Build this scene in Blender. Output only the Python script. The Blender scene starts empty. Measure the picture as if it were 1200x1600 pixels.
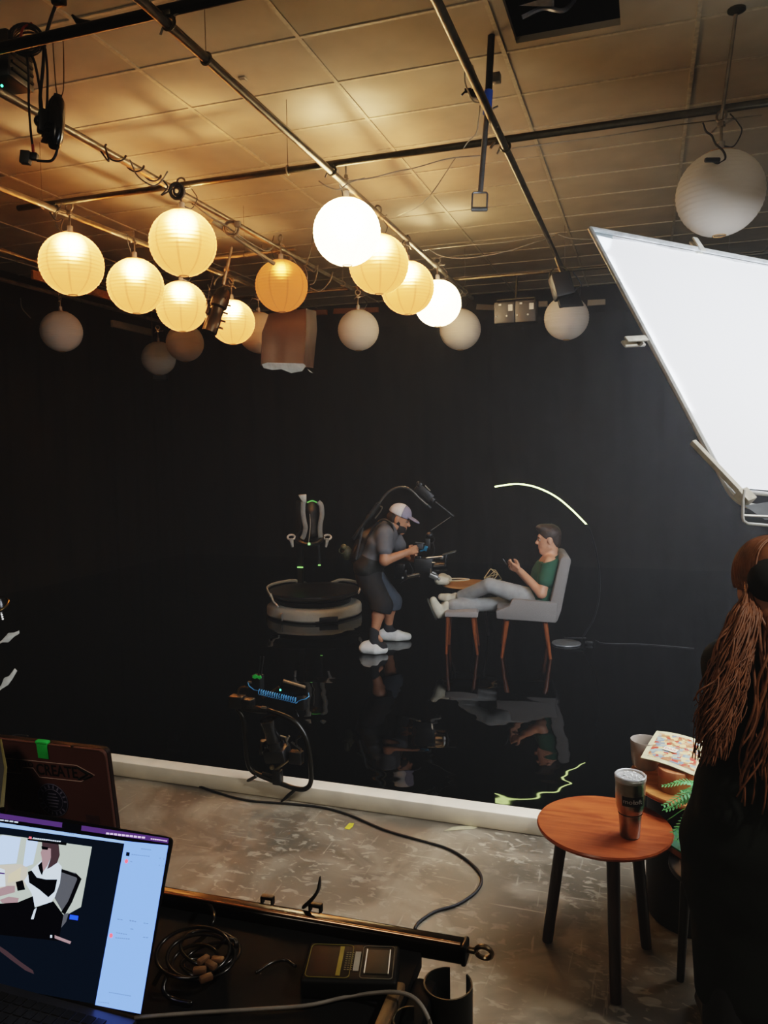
import bpy, bmesh, math, random
import numpy as np
from mathutils import Vector, Matrix, Quaternion
random.seed(7); np.random.seed(7)
scn = bpy.context.scene
COL = scn.collection
PI = math.pi
def V(*a): return Vector(a[0]) if len(a) == 1 else Vector(a)

# ------------------------------------------------------------------ camera
FOC = 1217.0
Yc = Vector((410, 100, -1217)).normalized()
Xc = Vector((3626, -44, 1217)); Xc = (Xc - Yc * Xc.dot(Yc)).normalized()
Zc = Xc.cross(Yc)
RW = Matrix((Xc, Yc, Zc))            # camera axes -> room axes
CAM = Vector((0, 0, 1.9))
cd = bpy.data.cameras.new('camera'); cam = bpy.data.objects.new('camera', cd); COL.objects.link(cam)
cd.sensor_fit = 'VERTICAL'; cd.sensor_height = 36; cd.lens = 36 * FOC / 1600
cd.clip_start = 0.02; cd.clip_end = 100
cam.matrix_world = Matrix.Translation(CAM) @ RW.to_4x4()
scn.camera = cam
# surveying helpers: turn a sight line into a point of the room, at a known height, depth or wall
def ray(px, py): return RW @ Vector(((px - 600) / FOC, (800 - py) / FOC, -1.0))
def pz(px, py, z): r = ray(px, py); return CAM + r * ((z - CAM.z) / r.z)
def pY(px, py, y): r = ray(px, py); return CAM + r * (y / r.y)
def pX(px, py, x): r = ray(px, py); return CAM + r * (x / r.x)
def pd(px, py, d): return CAM + ray(px, py) * d
def onpl(px, py, p, n): r = ray(px, py); return CAM + r * ((p - CAM).dot(n) / r.dot(n))
def lp(F, px, py, y):                 # point in frame F on its plane y = const
    ey = F.to_3x3() @ Vector((0, 1, 0)); o = F @ Vector((0, y, 0))
    return F.inverted() @ onpl(px, py, o, ey)

# ------------------------------------------------------------------ materials
def lin(c):
    if isinstance(c, str):
        c = [int(c[i:i + 2], 16) / 255 for i in (0, 2, 4)]
    return tuple((x / 12.92 if x <= .04045 else ((x + .055) / 1.055) ** 2.4) for x in c)
_mats = {}
def P(name, col, rough=.5, metal=0.0, var=.18, scale=30, bump=0.0, spec=.5, coat=0, emit=None, es=0, trans=0):
    if name in _mats: return _mats[name]
    m = bpy.data.materials.new(name); m.use_nodes = True; nt = m.node_tree; b = nt.nodes['Principled BSDF']
    c = lin(col)
    b.inputs['Roughness'].default_value = rough; b.inputs['Metallic'].default_value = metal
    b.inputs['Specular IOR Level'].default_value = spec; b.inputs['Coat Weight'].default_value = coat
    if trans: b.inputs['Transmission Weight'].default_value = trans
    if emit: b.inputs['Emission Color'].default_value = (*lin(emit), 1); b.inputs['Emission Strength'].default_value = es
    tc = nt.nodes.new('ShaderNodeTexCoord'); no = nt.nodes.new('ShaderNodeTexNoise')
    no.inputs['Scale'].default_value = scale; no.inputs['Detail'].default_value = 4
    nt.links.new(tc.outputs['Object'], no.inputs['Vector'])
    rp = nt.nodes.new('ShaderNodeValToRGB')
    rp.color_ramp.elements[0].position = .3; rp.color_ramp.elements[1].position = .7
    rp.color_ramp.elements[0].color = (*[x * (1 - var) for x in c], 1)
    rp.color_ramp.elements[1].color = (*[min(1, x * (1 + var)) for x in c], 1)
    nt.links.new(no.outputs['Fac'], rp.inputs['Fac']); nt.links.new(rp.outputs['Color'], b.inputs['Base Color'])
    if bump:
        bp = nt.nodes.new('ShaderNodeBump'); bp.inputs['Strength'].default_value = bump; bp.inputs['Distance'].default_value = .01
        nt.links.new(no.outputs['Fac'], bp.inputs['Height']); nt.links.new(bp.outputs['Normal'], b.inputs['Normal'])
    _mats[name] = m; return m
def E(name, col, s):
    if name in _mats: return _mats[name]
    m = bpy.data.materials.new(name); m.use_nodes = True; nt = m.node_tree
    nt.nodes.remove(nt.nodes['Principled BSDF'])
    e = nt.nodes.new('ShaderNodeEmission'); e.inputs['Color'].default_value = (*lin(col), 1); e.inputs['Strength'].default_value = s
    nt.links.new(e.outputs[0], nt.nodes['Material Output'].inputs['Surface'])
    _mats[name] = m; return m
def wood(name, c1, c2, rough=.35, scale=(3, 40, 40)):
    if name in _mats: return _mats[name]
    m = bpy.data.materials.new(name); m.use_nodes = True; nt = m.node_tree; b = nt.nodes['Principled BSDF']
    b.inputs['Roughness'].default_value = rough
    tc = nt.nodes.new('ShaderNodeTexCoord'); mp = nt.nodes.new('ShaderNodeMapping'); mp.inputs['Scale'].default_value = scale
    no = nt.nodes.new('ShaderNodeTexNoise'); no.inputs['Scale'].default_value = 1; no.inputs['Detail'].default_value = 6; no.inputs['Distortion'].default_value = .6
    rp = nt.nodes.new('ShaderNodeValToRGB'); rp.color_ramp.elements[0].position = .35; rp.color_ramp.elements[1].position = .62
    rp.color_ramp.elements[0].color = (*lin(c1), 1); rp.color_ramp.elements[1].color = (*lin(c2), 1)
    nt.links.new(tc.outputs['Object'], mp.inputs['Vector']); nt.links.new(mp.outputs[0], no.inputs['Vector'])
    nt.links.new(no.outputs['Fac'], rp.inputs['Fac']); nt.links.new(rp.outputs['Color'], b.inputs['Base Color'])
    _mats[name] = m; return m

# ------------------------------------------------------------------ mesh builder
def smoothpath(pts, n=6, closed=False):
    pts = [Vector(p) for p in pts]; out = []
    N = len(pts); rng = range(N if closed else N - 1)
    for i in rng:
        p0 = pts[(i - 1) % N] if closed or i > 0 else pts[0] * 2 - pts[1]
        p1 = pts[i]; p2 = pts[(i + 1) % N]
        p3 = pts[(i + 2) % N] if closed or i + 2 < N else pts[-1] * 2 - pts[-2]
        for k in range(n):
            t = k / n
            out.append(.5 * ((2 * p1) + (p2 - p0) * t + (2 * p0 - 5 * p1 + 4 * p2 - p3) * t * t + (3 * p1 - p0 - 3 * p2 + p3) * t ** 3))
    if not closed: out.append(pts[-1].copy())
    return out
def frame(x=None, y=None, z=None, o=(0, 0, 0)):
    """matrix whose z axis is z (or x axis x) with y hint"""
    if z is not None:
        z = Vector(z).normalized(); h = Vector(x) if x is not None else (Vector((1, 0, 0)) if abs(z.x) < .9 else Vector((0, 1, 0)))
        x = (h - z * h.dot(z)).normalized(); y = z.cross(x)
    else:
        x = Vector(x).normalized(); h = Vector(y) if y is not None else Vector((0, 0, 1)).cross(x)
        y = (h - x * h.dot(x)).normalized(); z = x.cross(y)
    M = Matrix((x, y, z)).transposed().to_4x4(); M.translation = Vector(o); return M
class MB:
    def __init__(s): s.bm = bmesh.new(); s.mi = 0
    def _f(s, vs):
        try:
            f = s.bm.faces.new(vs); f.material_index = s.mi; return f
        except ValueError: return None
    def mesh(s, vs, fs, M=None):
        b = [s.bm.verts.new(M @ Vector(v) if M else Vector(v)) for v in vs]
        for f in fs: s._f([b[i] for i in f])
        return s
    def box(s, c, size, M=None, bev=0.0, seg=2):
        T = (M if M else Matrix.Identity(4)) @ Matrix.Translation(Vector(c)) @ Matrix.Diagonal((*size, 1))
        t = bmesh.new(); bmesh.ops.create_cube(t, size=1, matrix=T)
        if bev: bmesh.ops.bevel(t, geom=t.edges[:], offset=bev, segments=seg, affect='EDGES', profile=.5)
        return s.merge(t)
    def merge(s, t):
        t.verts.index_update(); b = [s.bm.verts.new(v.co) for v in t.verts]
        for f in t.faces: s._f([b[v.index] for v in f.verts])
        t.free(); return s
    def tube(s, pts, r, seg=8, closed=False, cap=True, flat=1.0, up=None):
        pts = [Vector(p) for p in pts]; N = len(pts)
        rs = r if isinstance(r, (list, tuple)) else [r] * N
        rings = []; pn = None
        for i in range(N):
            if closed: t = pts[(i + 1) % N] - pts[i - 1]
            else: t = pts[min(i + 1, N - 1)] - pts[max(i - 1, 0)]
            if t.length < 1e-9: t = Vector((0, 0, 1))
            t.normalize()
            if up is not None: n = Vector(up); n = n - t * n.dot(t)
            elif pn is None:
                h = Vector((0, 0, 1)) if abs(t.z) < .9 else Vector((1, 0, 0)); n = h - t * h.dot(t)
            else: n = pn - t * pn.dot(t)
            if n.length < 1e-6: n = t.orthogonal()
            n.normalize(); pn = n; b = t.cross(n)
            rings.append([s.bm.verts.new(pts[i] + (n * math.cos(2 * PI * k / seg) * flat + b * math.sin(2 * PI * k / seg)) * rs[i]) for k in range(seg)])
        M = N if closed else N - 1
        for i in range(M):
            a, c = rings[i], rings[(i + 1) % N]
            for k in range(seg): s._f([a[k], a[(k + 1) % seg], c[(k + 1) % seg], c[k]])
        if cap and not closed: s._f(rings[0][::-1]); s._f(rings[-1])
        return s
    def cable(s, pts, r, seg=6, n=6, closed=False): return s.tube(smoothpath(pts, n, closed), r, seg, closed)
    def rod(s, a, b, r, r2=None, seg=12): return s.tube([a, b], [r, r if r2 is None else r2], seg)
    def lathe(s, prof, M=None, seg=32, a0=0, a1=2 * PI):
        full = abs(a1 - a0 - 2 * PI) < 1e-6; n = seg if full else seg + 1; rings = []
        M = M or Matrix.Identity(4)
        for (r, z) in prof:
            if r < 1e-6: rings.append([s.bm.verts.new(M @ Vector((0, 0, z)))]); continue
            rings.append([s.bm.verts.new(M @ Vector((r * math.cos(a0 + (a1 - a0) * k / seg), r * math.sin(a0 + (a1 - a0) * k / seg), z))) for k in range(n)])
        for a, b in zip(rings, rings[1:]):
            for k in range(seg):
                k2 = (k + 1) % n
                if len(a) == 1 and len(b) == 1: continue
                if len(a) == 1: s._f([a[0], b[k2], b[k]])
                elif len(b) == 1: s._f([a[k], a[k2], b[0]])
                else: s._f([a[k], a[k2], b[k2], b[k]])
        return s
    def ball(s, c, r, M=None, seg=16, rings=10):
        r = r if isinstance(r, (tuple, list)) else (r, r, r)
        T = (M if M else Matrix.Identity(4)) @ Matrix.Translation(Vector(c)) @ Matrix.Diagonal((*r, 1))
        t = bmesh.new(); bmesh.ops.create_uvsphere(t, u_segments=seg, v_segments=rings, radius=1, matrix=T); return s.merge(t)
    def torus(s, M, R, r, seg=32, sides=8, a0=0, a1=2 * PI, sy=1.0):
        full = abs(a1 - a0 - 2 * PI) < 1e-6
        pts = [M @ Vector((R * math.cos(a0 + (a1 - a0) * k / seg), R * sy * math.sin(a0 + (a1 - a0) * k / seg), 0)) for k in range(seg if full else seg + 1)]
        return s.tube(pts, r, sides, closed=full)
    def prism(s, poly, h, M=None, bev=0.0, z0=0.0):
        t = bmesh.new(); a = [t.verts.new((x, y, z0)) for x, y in poly]; b = [t.verts.new((x, y, z0 + h)) for x, y in poly]; n = len(poly)
        t.faces.new(a[::-1]); t.faces.new(b)
        for k in range(n): t.faces.new([a[k], a[(k + 1) % n], b[(k + 1) % n], b[k]])
        bmesh.ops.recalc_face_normals(t, faces=t.faces[:])
        if bev: bmesh.ops.bevel(t, geom=t.edges[:], offset=bev, segments=2, affect='EDGES', profile=.5, clamp_overlap=True)
        if M: bmesh.ops.transform(t, matrix=M, verts=t.verts[:])
        return s.merge(t)
    def quad(s, a, b, c, d): return s.mesh([a, b, c, d], [(0, 1, 2, 3)])
    def poly(s, pts): return s.mesh(pts, [tuple(range(len(pts)))])
    def build(s, name, mat, parent=None, world=True, ang=40, label=None, recalc=True):
        if recalc: bmesh.ops.recalc_face_normals(s.bm, faces=s.bm.faces[:])
        if parent is not None and world:
            bmesh.ops.transform(s.bm, matrix=wm(parent).inverted(), verts=s.bm.verts[:])
        me = bpy.data.meshes.new(name); s.bm.to_mesh(me); s.bm.free()
        for m in (mat if isinstance(mat, (list, tuple)) else [mat]): me.materials.append(m)
        me.polygons.foreach_set('use_smooth', [True] * len(me.polygons))
        if ang < 179: me.set_sharp_from_angle(angle=math.radians(ang))
        o = bpy.data.objects.new(name, me); COL.objects.link(o)
        if parent is not None: o.parent = parent
        if label: o['label'] = label
        return o
def wm(o):
    m = o.matrix_basis.copy(); p = o.parent
    while p: m = p.matrix_basis @ m; p = p.parent
    return m
def thing(name, label, cat, loc, rotz=0, group=None):
    o = bpy.data.objects.new(name, None); COL.objects.link(o); o.empty_display_size = .1
    o.location = loc; o.rotation_euler = (0, 0, rotz)
    return tag(o, label, cat, group)
def tag(o, label, cat, group=None):
    o['label'] = label; o['category'] = cat
    if group: o['group'] = group
    return o
def struct(o): o['kind'] = 'structure'; return o
def dup(root, loc, rotz, label, group=None, skip=()):
    r = root.copy(); COL.objects.link(r); r.location = loc; r.rotation_euler = (0, 0, rotz); r['label'] = label
    if group: r['group'] = group
    for ch in list(root.children):
        if ch.name.split('.')[0] in skip: continue
        c = ch.copy(); COL.objects.link(c); c.parent = r
        for g in list(ch.children):
            d = g.copy(); COL.objects.link(d); d.parent = c
    return r
def textmesh(body, size, bold=False):
    cu = bpy.data.curves.new('t', 'FONT'); cu.body = body; cu.size = size; cu.align_x = 'CENTER'; cu.align_y = 'CENTER'
    cu.resolution_u = 3
    if bold: cu.offset = size * .018
    o = bpy.data.objects.new('t', cu); COL.objects.link(o)
    dg = bpy.context.evaluated_depsgraph_get(); me = bpy.data.meshes.new_from_object(o.evaluated_get(dg))
    vs = [v.co.copy() for v in me.vertices]; fs = [tuple(p.vertices) for p in me.polygons]
    bpy.data.objects.remove(o); bpy.data.curves.remove(cu); bpy.data.meshes.remove(me); return vs, fs

# ------------------------------------------------------------------ smooth bodies (distance field + surface nets)
def cone(a, b, ra, rb, sc=None):
    a = np.array(a, float); b = np.array(b, float); sc = np.array(sc if sc else (1, 1, 1), float)
    rm = max(ra, rb) / sc.min()
    lo = np.minimum(a, b) - rm; hi = np.maximum(a, b) + rm
    A = a * sc; D = (b - a) * sc; dd = max(D @ D, 1e-12)
    def f(p):
        q = p * sc - A; t = np.clip(q @ D / dd, 0, 1)
        return (np.linalg.norm(q - t[..., None] * D, axis=-1) - (ra + (rb - ra) * t)) / sc.max()
    return f, lo, hi
def ell(c, r, R=None):
    c = np.array(c, float); r = np.array(r, float); R = np.array(R.to_3x3() if R is not None else np.eye(3), float)
    m = r.max(); lo = c - m; hi = c + m
    def f(p):
        q = (p - c) @ R; k0 = np.linalg.norm(q / r, axis=-1); k1 = np.linalg.norm(q / (r * r), axis=-1)
        return k0 * (k0 - 1) / np.maximum(k1, 1e-9)
    return f, lo, hi
class Field:
    def __init__(s, vox=.008): s.vox = vox; s.ops = []
    def add(s, prim, k=.02): s.ops.append(('u', prim, k)); return s
    def adds(s, prims, k=.02):
        for p in prims: s.add(p, k)
        return s
    def sub(s, prim, k=.01): s.ops.append(('s', prim, k)); return s
    def cut(s, p, n): s.ops.append(('c', (np.array(p, float), np.array(Vector(n).normalized(), float)), 0)); return s   # keep the side n points away from
    def run(s, mb, M=None, lo=None, hi=None):
        us = [o for o in s.ops if o[0] == 'u']; vx = s.vox
        L = np.min([o[1][1] for o in us], axis=0) - .03; H = np.max([o[1][2] for o in us], axis=0) + .03
        if lo is not None: L = np.maximum(L, np.array(lo, float))
        if hi is not None: H = np.minimum(H, np.array(hi, float))
        n = np.ceil((H - L) / vx).astype(int) + 1
        ax = [L[i] + vx * np.arange(n[i]) for i in range(3)]
        D = np.full(n, .5, np.float64)
        for op, pr, k in s.ops:
            if op == 'c':
                g = np.stack(np.meshgrid(*ax, indexing='ij'), -1); D = np.maximum(D, (g - pr[0]) @ pr[1]); continue
            f, lo_, hi_ = pr; mg = k + 2.5 * vx
            i0 = np.clip(np.floor((lo_ - mg - L) / vx).astype(int), 0, n); i1 = np.clip(np.ceil((hi_ + mg - L) / vx).astype(int) + 1, 0, n)
            if (i1 <= i0).any(): continue
            sl = tuple(slice(a, b) for a, b in zip(i0, i1))
            g = np.stack(np.meshgrid(*[ax[i][sl[i]] for i in range(3)], indexing='ij'), -1)
            d = f(g); c = D[sl]
            if op == 'u':
                h = np.clip(.5 + .5 * (c - d) / k, 0, 1); D[sl] = c * (1 - h) + d * h - k * h * (1 - h)
            else:
                h = np.clip(.5 - .5 * (c + d) / k, 0, 1); D[sl] = c * (1 - h) - d * h + k * h * (1 - h)
        for a in range(3):
            ix = [slice(None)] * 3; ix[a] = 0; D[tuple(ix)] = np.maximum(D[tuple(ix)], 1e-4); ix[a] = -1; D[tuple(ix)] = np.maximum(D[tuple(ix)], 1e-4)
        ins = D < 0
        cs = np.zeros(n - 1, int)
        for a in (0, 1):
            for b in (0, 1):
                for c in (0, 1): cs += ins[a:n[0] - 1 + a, b:n[1] - 1 + b, c:n[2] - 1 + c]
        act = np.argwhere((cs > 0) & (cs < 8))
        if len(act) == 0: return mb
        idx = -np.ones(n - 1, int); idx[tuple(act.T)] = np.arange(len(act))
        S = np.zeros((len(act), 3)); C = np.zeros(len(act))
        cor = [(a, b, c) for a in (0, 1) for b in (0, 1) for c in (0, 1)]
        for A in cor:
            for B in cor:
                if sum(abs(x - y) for x, y in zip(A, B)) != 1 or A > B: continue
                va = D[tuple((act + A).T)]; vb = D[tuple((act + B).T)]; cr = (va < 0) != (vb < 0)
                t = np.where(cr, va / np.where(va == vb, 1, va - vb), 0)
                pos = np.array(A) + t[:, None] * (np.array(B) - np.array(A)); S += np.where(cr[:, None], pos, 0); C += cr
        vs = (act + S / C[:, None]) * vx + L
        fs = []
        for a in range(3):
            b, c = (a + 1) % 3, (a + 2) % 3
            s0 = [slice(1, -1)] * 3; s0[a] = slice(0, -1); s1 = list(s0); s1[a] = slice(1, None)
            e = np.argwhere(ins[tuple(s0)] != ins[tuple(s1)])
            if len(e) == 0: continue
            off = np.array([1, 1, 1]); off[a] = 0; e = e + off
            db = np.zeros(3, int); db[b] = 1; dc = np.zeros(3, int); dc[c] = 1
            q = np.stack([idx[tuple((e - db - dc).T)], idx[tuple((e - dc).T)], idx[tuple(e.T)], idx[tuple((e - db).T)]], 1)
            q = q[(q >= 0).all(1)]; fs.append(q)
        fs = np.concatenate(fs)
        mb.mesh([Vector(v) for v in vs], fs.tolist(), M); return mb
def hand(w, d, n, s, curl=.6, spread=.019):
    """prims of a hand: w wrist, d towards the fingers, n towards the palm side, s towards the thumb"""
    w = Vector(w); d = Vector(d).normalized(); n = (Vector(n) - d * Vector(n).dot(d)).normalized(); s_ = d.cross(n)
    if s_.dot(Vector(s)) < 0: s_ = -s_
    out = []
    for i, L in enumerate((.072, .08, .074, .058)):
        k = w + d * (.086 - .004 * abs(i - 1)) + s_ * (1.4 - i) * spread
        out.append(cone(w + s_ * (1.4 - i) * .011, k, .0155, .012))
        p = k; a = curl * (.55 + .08 * i)
        for fr, r0, r1 in ((.44, .0095, .0085), (.31, .0085, .0078), (.25, .0078, .0065)):
            q = p + (d * math.cos(a) + n * math.sin(a)) * L * fr; out.append(cone(p, q, r0, r1)); p = q; a += curl * .8
    t0 = w + d * .022 + s_ * .02; t1 = t0 + (d * .6 + s_ * .6 + n * .45).normalized() * .04; t2 = t1 + (d * .85 + s_ * .12 + n * .5).normalized() * .032; t3 = t2 + (d * .95 + n * .3).normalized() * .024
    out += [cone(t0, t1, .014, .0115), cone(t1, t2, .0108, .0095), cone(t2, t3, .0095, .0075)]
    return out
def headframe(c, fwd, up): return frame(x=fwd, y=Vector(up).cross(Vector(fwd)), o=c)     # x forward, y left, z up
def head_prims(H):
    T = lambda x, y, z: tuple(H @ Vector((x, y, z)))
    return [(ell(T(-.012, 0, .035), (.097, .076, .098), H), .03), (ell(T(.028, 0, -.045), (.066, .058, .085), H), .03),
            (cone(T(.066, -.012, -.108), T(.066, .012, -.108), .024, .024), .02), (cone(T(.0, .052, -.065), T(.06, .018, -.106), .022, .02), .02), (cone(T(.0, -.052, -.065), T(.06, -.018, -.106), .022, .02), .02), (cone(T(.082, -.03, .03), T(.082, .03, .03), .014, .014), .02),
            (cone(T(.088, 0, .012), T(.110, 0, -.026), .009, .013), .012), (cone(T(.104, -.010, -.03), T(.104, .010, -.03), .010, .010), .01),
            (cone(T(.086, -.014, -.062), T(.086, .014, -.062), .010, .010), .01), (cone(T(.084, -.012, -.078), T(.084, .012, -.078), .010, .010), .01),
            (ell(T(-.008, .078, -.008), (.022, .010, .034), H), .008), (ell(T(-.008, -.078, -.008), (.022, .010, .034), H), .008)]
def eyes(H, M, par):
    for sgn in (1, -1):
        mb = MB(); mb.ball((.080, .032 * sgn, .003), (.010, .012, .008), M @ H, 10, 8); e = mb.build('eye', P('eye_white', 'a09488', .2), par)
        mb = MB(); mb.ball((.0885, .032 * sgn, .003), (.004, .0065, .0065), M @ H, 8, 6); mb.build('iris', P('iris_dark', '1c120c', .2), e)
        mb = MB(); mb.cable([M @ H @ Vector((.090, .015 * sgn, .027)), M @ H @ Vector((.094, .03 * sgn, .033)), M @ H @ Vector((.083, .05 * sgn, .026))], .004, 6, 3); mb.build('eyebrow', P('brow_hair', '20150e', .8), par)
# ------------------------------------------------------------------ room shell
WZ = .03                                    # water surface
CZ = 4.42                                   # ceiling
PZ = 3.88                                   # pipe grid
X0, X1, Y0, Y1 = -8.3, 4.2, -2.6, 12.7
black = P('black_paint', '141310', .55, var=.25)
black_gloss = P('black_gloss', '0c0c0d', .22)
black_metal = P('black_metal', '151414', .35, .6)
black_plastic = P('black_plastic', '121212', .45)
steel = P('pipe_steel', '8c8374', .38, .85, var=.3, scale=12)
chrome = P('chrome', 'd8d8d8', .14, 1.0, var=.05)
dark_steel = P('dark_steel', '57503f', .4, .8)
rubber = P('cable_rubber', '0e0e0e', .6)

def concrete():
    m = bpy.data.materials.new('scuffed_concrete'); m.use_nodes = True; nt = m.node_tree; b = nt.nodes['Principled BSDF']; L = nt.links
    tc = nt.nodes.new('ShaderNodeTexCoord')
    def noise(sc, det, dist=0, st=(1, 1, 1), rot=0):
        mp = nt.nodes.new('ShaderNodeMapping'); mp.inputs['Scale'].default_value = st; mp.inputs['Rotation'].default_value = (0, 0, rot)
        n = nt.nodes.new('ShaderNodeTexNoise'); n.inputs['Scale'].default_value = sc; n.inputs['Detail'].default_value = det; n.inputs['Distortion'].default_value = dist
        L.new(tc.outputs['Object'], mp.inputs['Vector']); L.new(mp.outputs[0], n.inputs['Vector']); return n.outputs['Fac']
    def ramp(f, stops):
        r = nt.nodes.new('ShaderNodeValToRGB'); e = r.color_ramp.elements
        while len(e) < len(stops): e.new(.5)
        for el, (p, c) in zip(e, stops): el.position = p; el.color = (*lin(c), 1)
        L.new(f, r.inputs['Fac']); return r.outputs['Color']
    def mix(a, b_, f, mode='MIX'):
        x = nt.nodes.new('ShaderNodeMix'); x.data_type = 'RGBA'; x.blend_type = mode
        L.new(f, x.inputs['Factor']) if not isinstance(f, float) else setattr(x.inputs['Factor'], 'default_value', f)
        L.new(a, x.inputs[6]); L.new(b_, x.inputs[7]); return x.outputs[2]
    base = ramp(noise(.9, 5, .4), [(.35, '4d463c'), (.5, '6c6354'), (.66, '8a806d')])
    blot = ramp(noise(2.3, 8, 1.2), [(.44, '3e3830'), (.52, '746b5c'), (.6, '948a78')])
    c = mix(base, blot, .5)
    fleck = ramp(noise(15, 12, .9, (1, 1.7, 1), .3), [(.0, '000000'), (.565, '000000'), (.61, 'a8a8a8'), (1, 'ffffff')])
    mask = ramp(noise(1.1, 3, .3), [(.42, '000000'), (.62, 'ffffff')])
    fm = mix(fleck, mask, 1.0, 'MULTIPLY')
    scr = ramp(noise(1, 4, .5, (3, 48, 1), .35), [(.0, '000000'), (.66, '000000'), (.71, 'a0a0a0')])
    scr2 = ramp(noise(1, 4, .4, (50, 3, 1), .5), [(.0, '000000'), (.67, '000000'), (.72, '909090')])
    pale = nt.nodes.new('ShaderNodeRGB'); pale.outputs[0].default_value = (*lin('c6bca6'), 1)
    c = mix(c, pale.outputs[0], fm); c = mix(c, pale.outputs[0], scr); c = mix(c, pale.outputs[0], scr2)
    L.new(c, b.inputs['Base Color'])
    r = nt.nodes.new('ShaderNodeMapRange'); r.inputs['To Min'].default_value = .22; r.inputs['To Max'].default_value = .5
    L.new(noise(3, 6, .8), r.inputs['Value']); L.new(r.outputs[0], b.inputs['Roughness'])
    bp = nt.nodes.new('ShaderNodeBump'); bp.inputs['Strength'].default_value = .12; bp.inputs['Distance'].default_value = .01
    L.new(noise(14, 8, .5), bp.inputs['Height']); L.new(bp.outputs['Normal'], b.inputs['Normal'])
    return m
def water():
    m = bpy.data.materials.new('black_water'); m.use_nodes = True; nt = m.node_tree; b = nt.nodes['Principled BSDF']; L = nt.links
    b.inputs['Base Color'].default_value = (.0012, .0014, .0013, 1); b.inputs['Roughness'].default_value = .02; b.inputs['IOR'].default_value = 1.36
    tc = nt.nodes.new('ShaderNodeTexCoord'); mp = nt.nodes.new('ShaderNodeMapping'); mp.inputs['Scale'].default_value = (1.5, 2.6, 1)
    L.new(tc.outputs['Object'], mp.inputs['Vector'])
    n1 = nt.nodes.new('ShaderNodeTexNoise'); n1.inputs['Scale'].default_value = 1.7; n1.inputs['Detail'].default_value = .6; n1.inputs['Distortion'].default_value = .2
    n2 = nt.nodes.new('ShaderNodeTexNoise'); n2.inputs['Scale'].default_value = .7; n2.inputs['Detail'].default_value = 1
    L.new(mp.outputs[0], n1.inputs['Vector']); L.new(mp.outputs[0], n2.inputs['Vector'])
    ad = nt.nodes.new('ShaderNodeMath'); ad.operation = 'ADD'; L.new(n1.outputs['Fac'], ad.inputs[0]); L.new(n2.outputs['Fac'], ad.inputs[1])
    bp = nt.nodes.new('ShaderNodeBump'); bp.inputs['Strength'].default_value = .16; bp.inputs['Distance'].default_value = .02
    L.new(ad.outputs[0], bp.inputs['Height']); L.new(bp.outputs['Normal'], b.inputs['Normal'])
    return m
CB, CF = 3.85, 3.745                        # curb: pool side, near side
o = struct(MB().box(((X0 + X1) / 2, (Y0 + CB) / 2, -.1), (X1 - X0, CB - Y0, .2)).build('floor', concrete()))
o = struct(MB().box(((X0 + X1) / 2, (CB + Y1) / 2, -.085), (X1 - X0, Y1 - CB, .23)).build('pool_water', water()))
duv = P('black_duvetyne', '211c16', .9, var=.3, scale=.8, spec=.1)
def curtain(name, a, b, z0, z1, nrm):
    """soft vertical folds in a black cloth wall"""
    a = Vector(a); b = Vector(b); L_ = (b - a).length; n = int(L_ / .06); vs = []; fs = []
    for i in range(n + 1):
        t = i / n; p = a.lerp(b, t); u = t * L_
        off = .035 * math.sin(u * 5.1) + .02 * math.sin(u * 11.3 + 1) + .012 * math.sin(u * 23 + 2)
        q = p + Vector(nrm) * (off + .06); vs += [(q.x, q.y, z0), (q.x, q.y, z1)]
    for i in range(n): fs.append((2 * i, 2 * i + 2, 2 * i + 3, 2 * i + 1))
    m = MB().mesh(vs, fs)
    return m
t_ = .15
o = struct(MB().box(((X0 + X1) / 2, Y1 + t_ / 2, CZ / 2), (X1 - X0 + .3, t_, CZ + .4)).build('wall_back', duv))
curtain('drape', (X0, Y1, 0), (X1, Y1, 0), WZ, 4.0, (0, -1, 0)).build('drape', duv, o, ang=180)
o = struct(MB().box((X0 - t_ / 2, (Y0 + Y1) / 2, CZ / 2), (t_, Y1 - Y0 + .3, CZ + .4)).build('wall_left', duv))
curtain('drape', (X0, CB, 0), (X0, Y1, 0), WZ, 4.0, (1, 0, 0)).build('drape', duv, o, ang=180)
struct(MB().box((X1 + t_ / 2, (Y0 + Y1) / 2, CZ / 2), (t_, Y1 - Y0 + .3, CZ + .4)).build('wall_right', duv))
struct(MB().box(((X0 + X1) / 2, Y0 - t_ / 2, CZ / 2), (X1 - X0 + .3, t_, CZ + .4)).build('wall_front', P('dark_wall', '2a2825', .8)))
# curb: a painted timber edge holding the water back
curb_m = P('cream_curb_paint', 'efe3cc', .5, var=.08, scale=9, bump=.1)
a0 = pz(-300, 1098, .09); 
mb = MB()
n = 40
for i in range(n):
    pass
mb.box(((X0 + X1) / 2, (CB + CF) / 2, .045), (X1 - X0, CB - CF, .09), bev=.008)
curb = tag(mb.build('pool_curb', curb_m), 'long cream painted timber curb along the edge of the black pool', 'curb')
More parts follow.
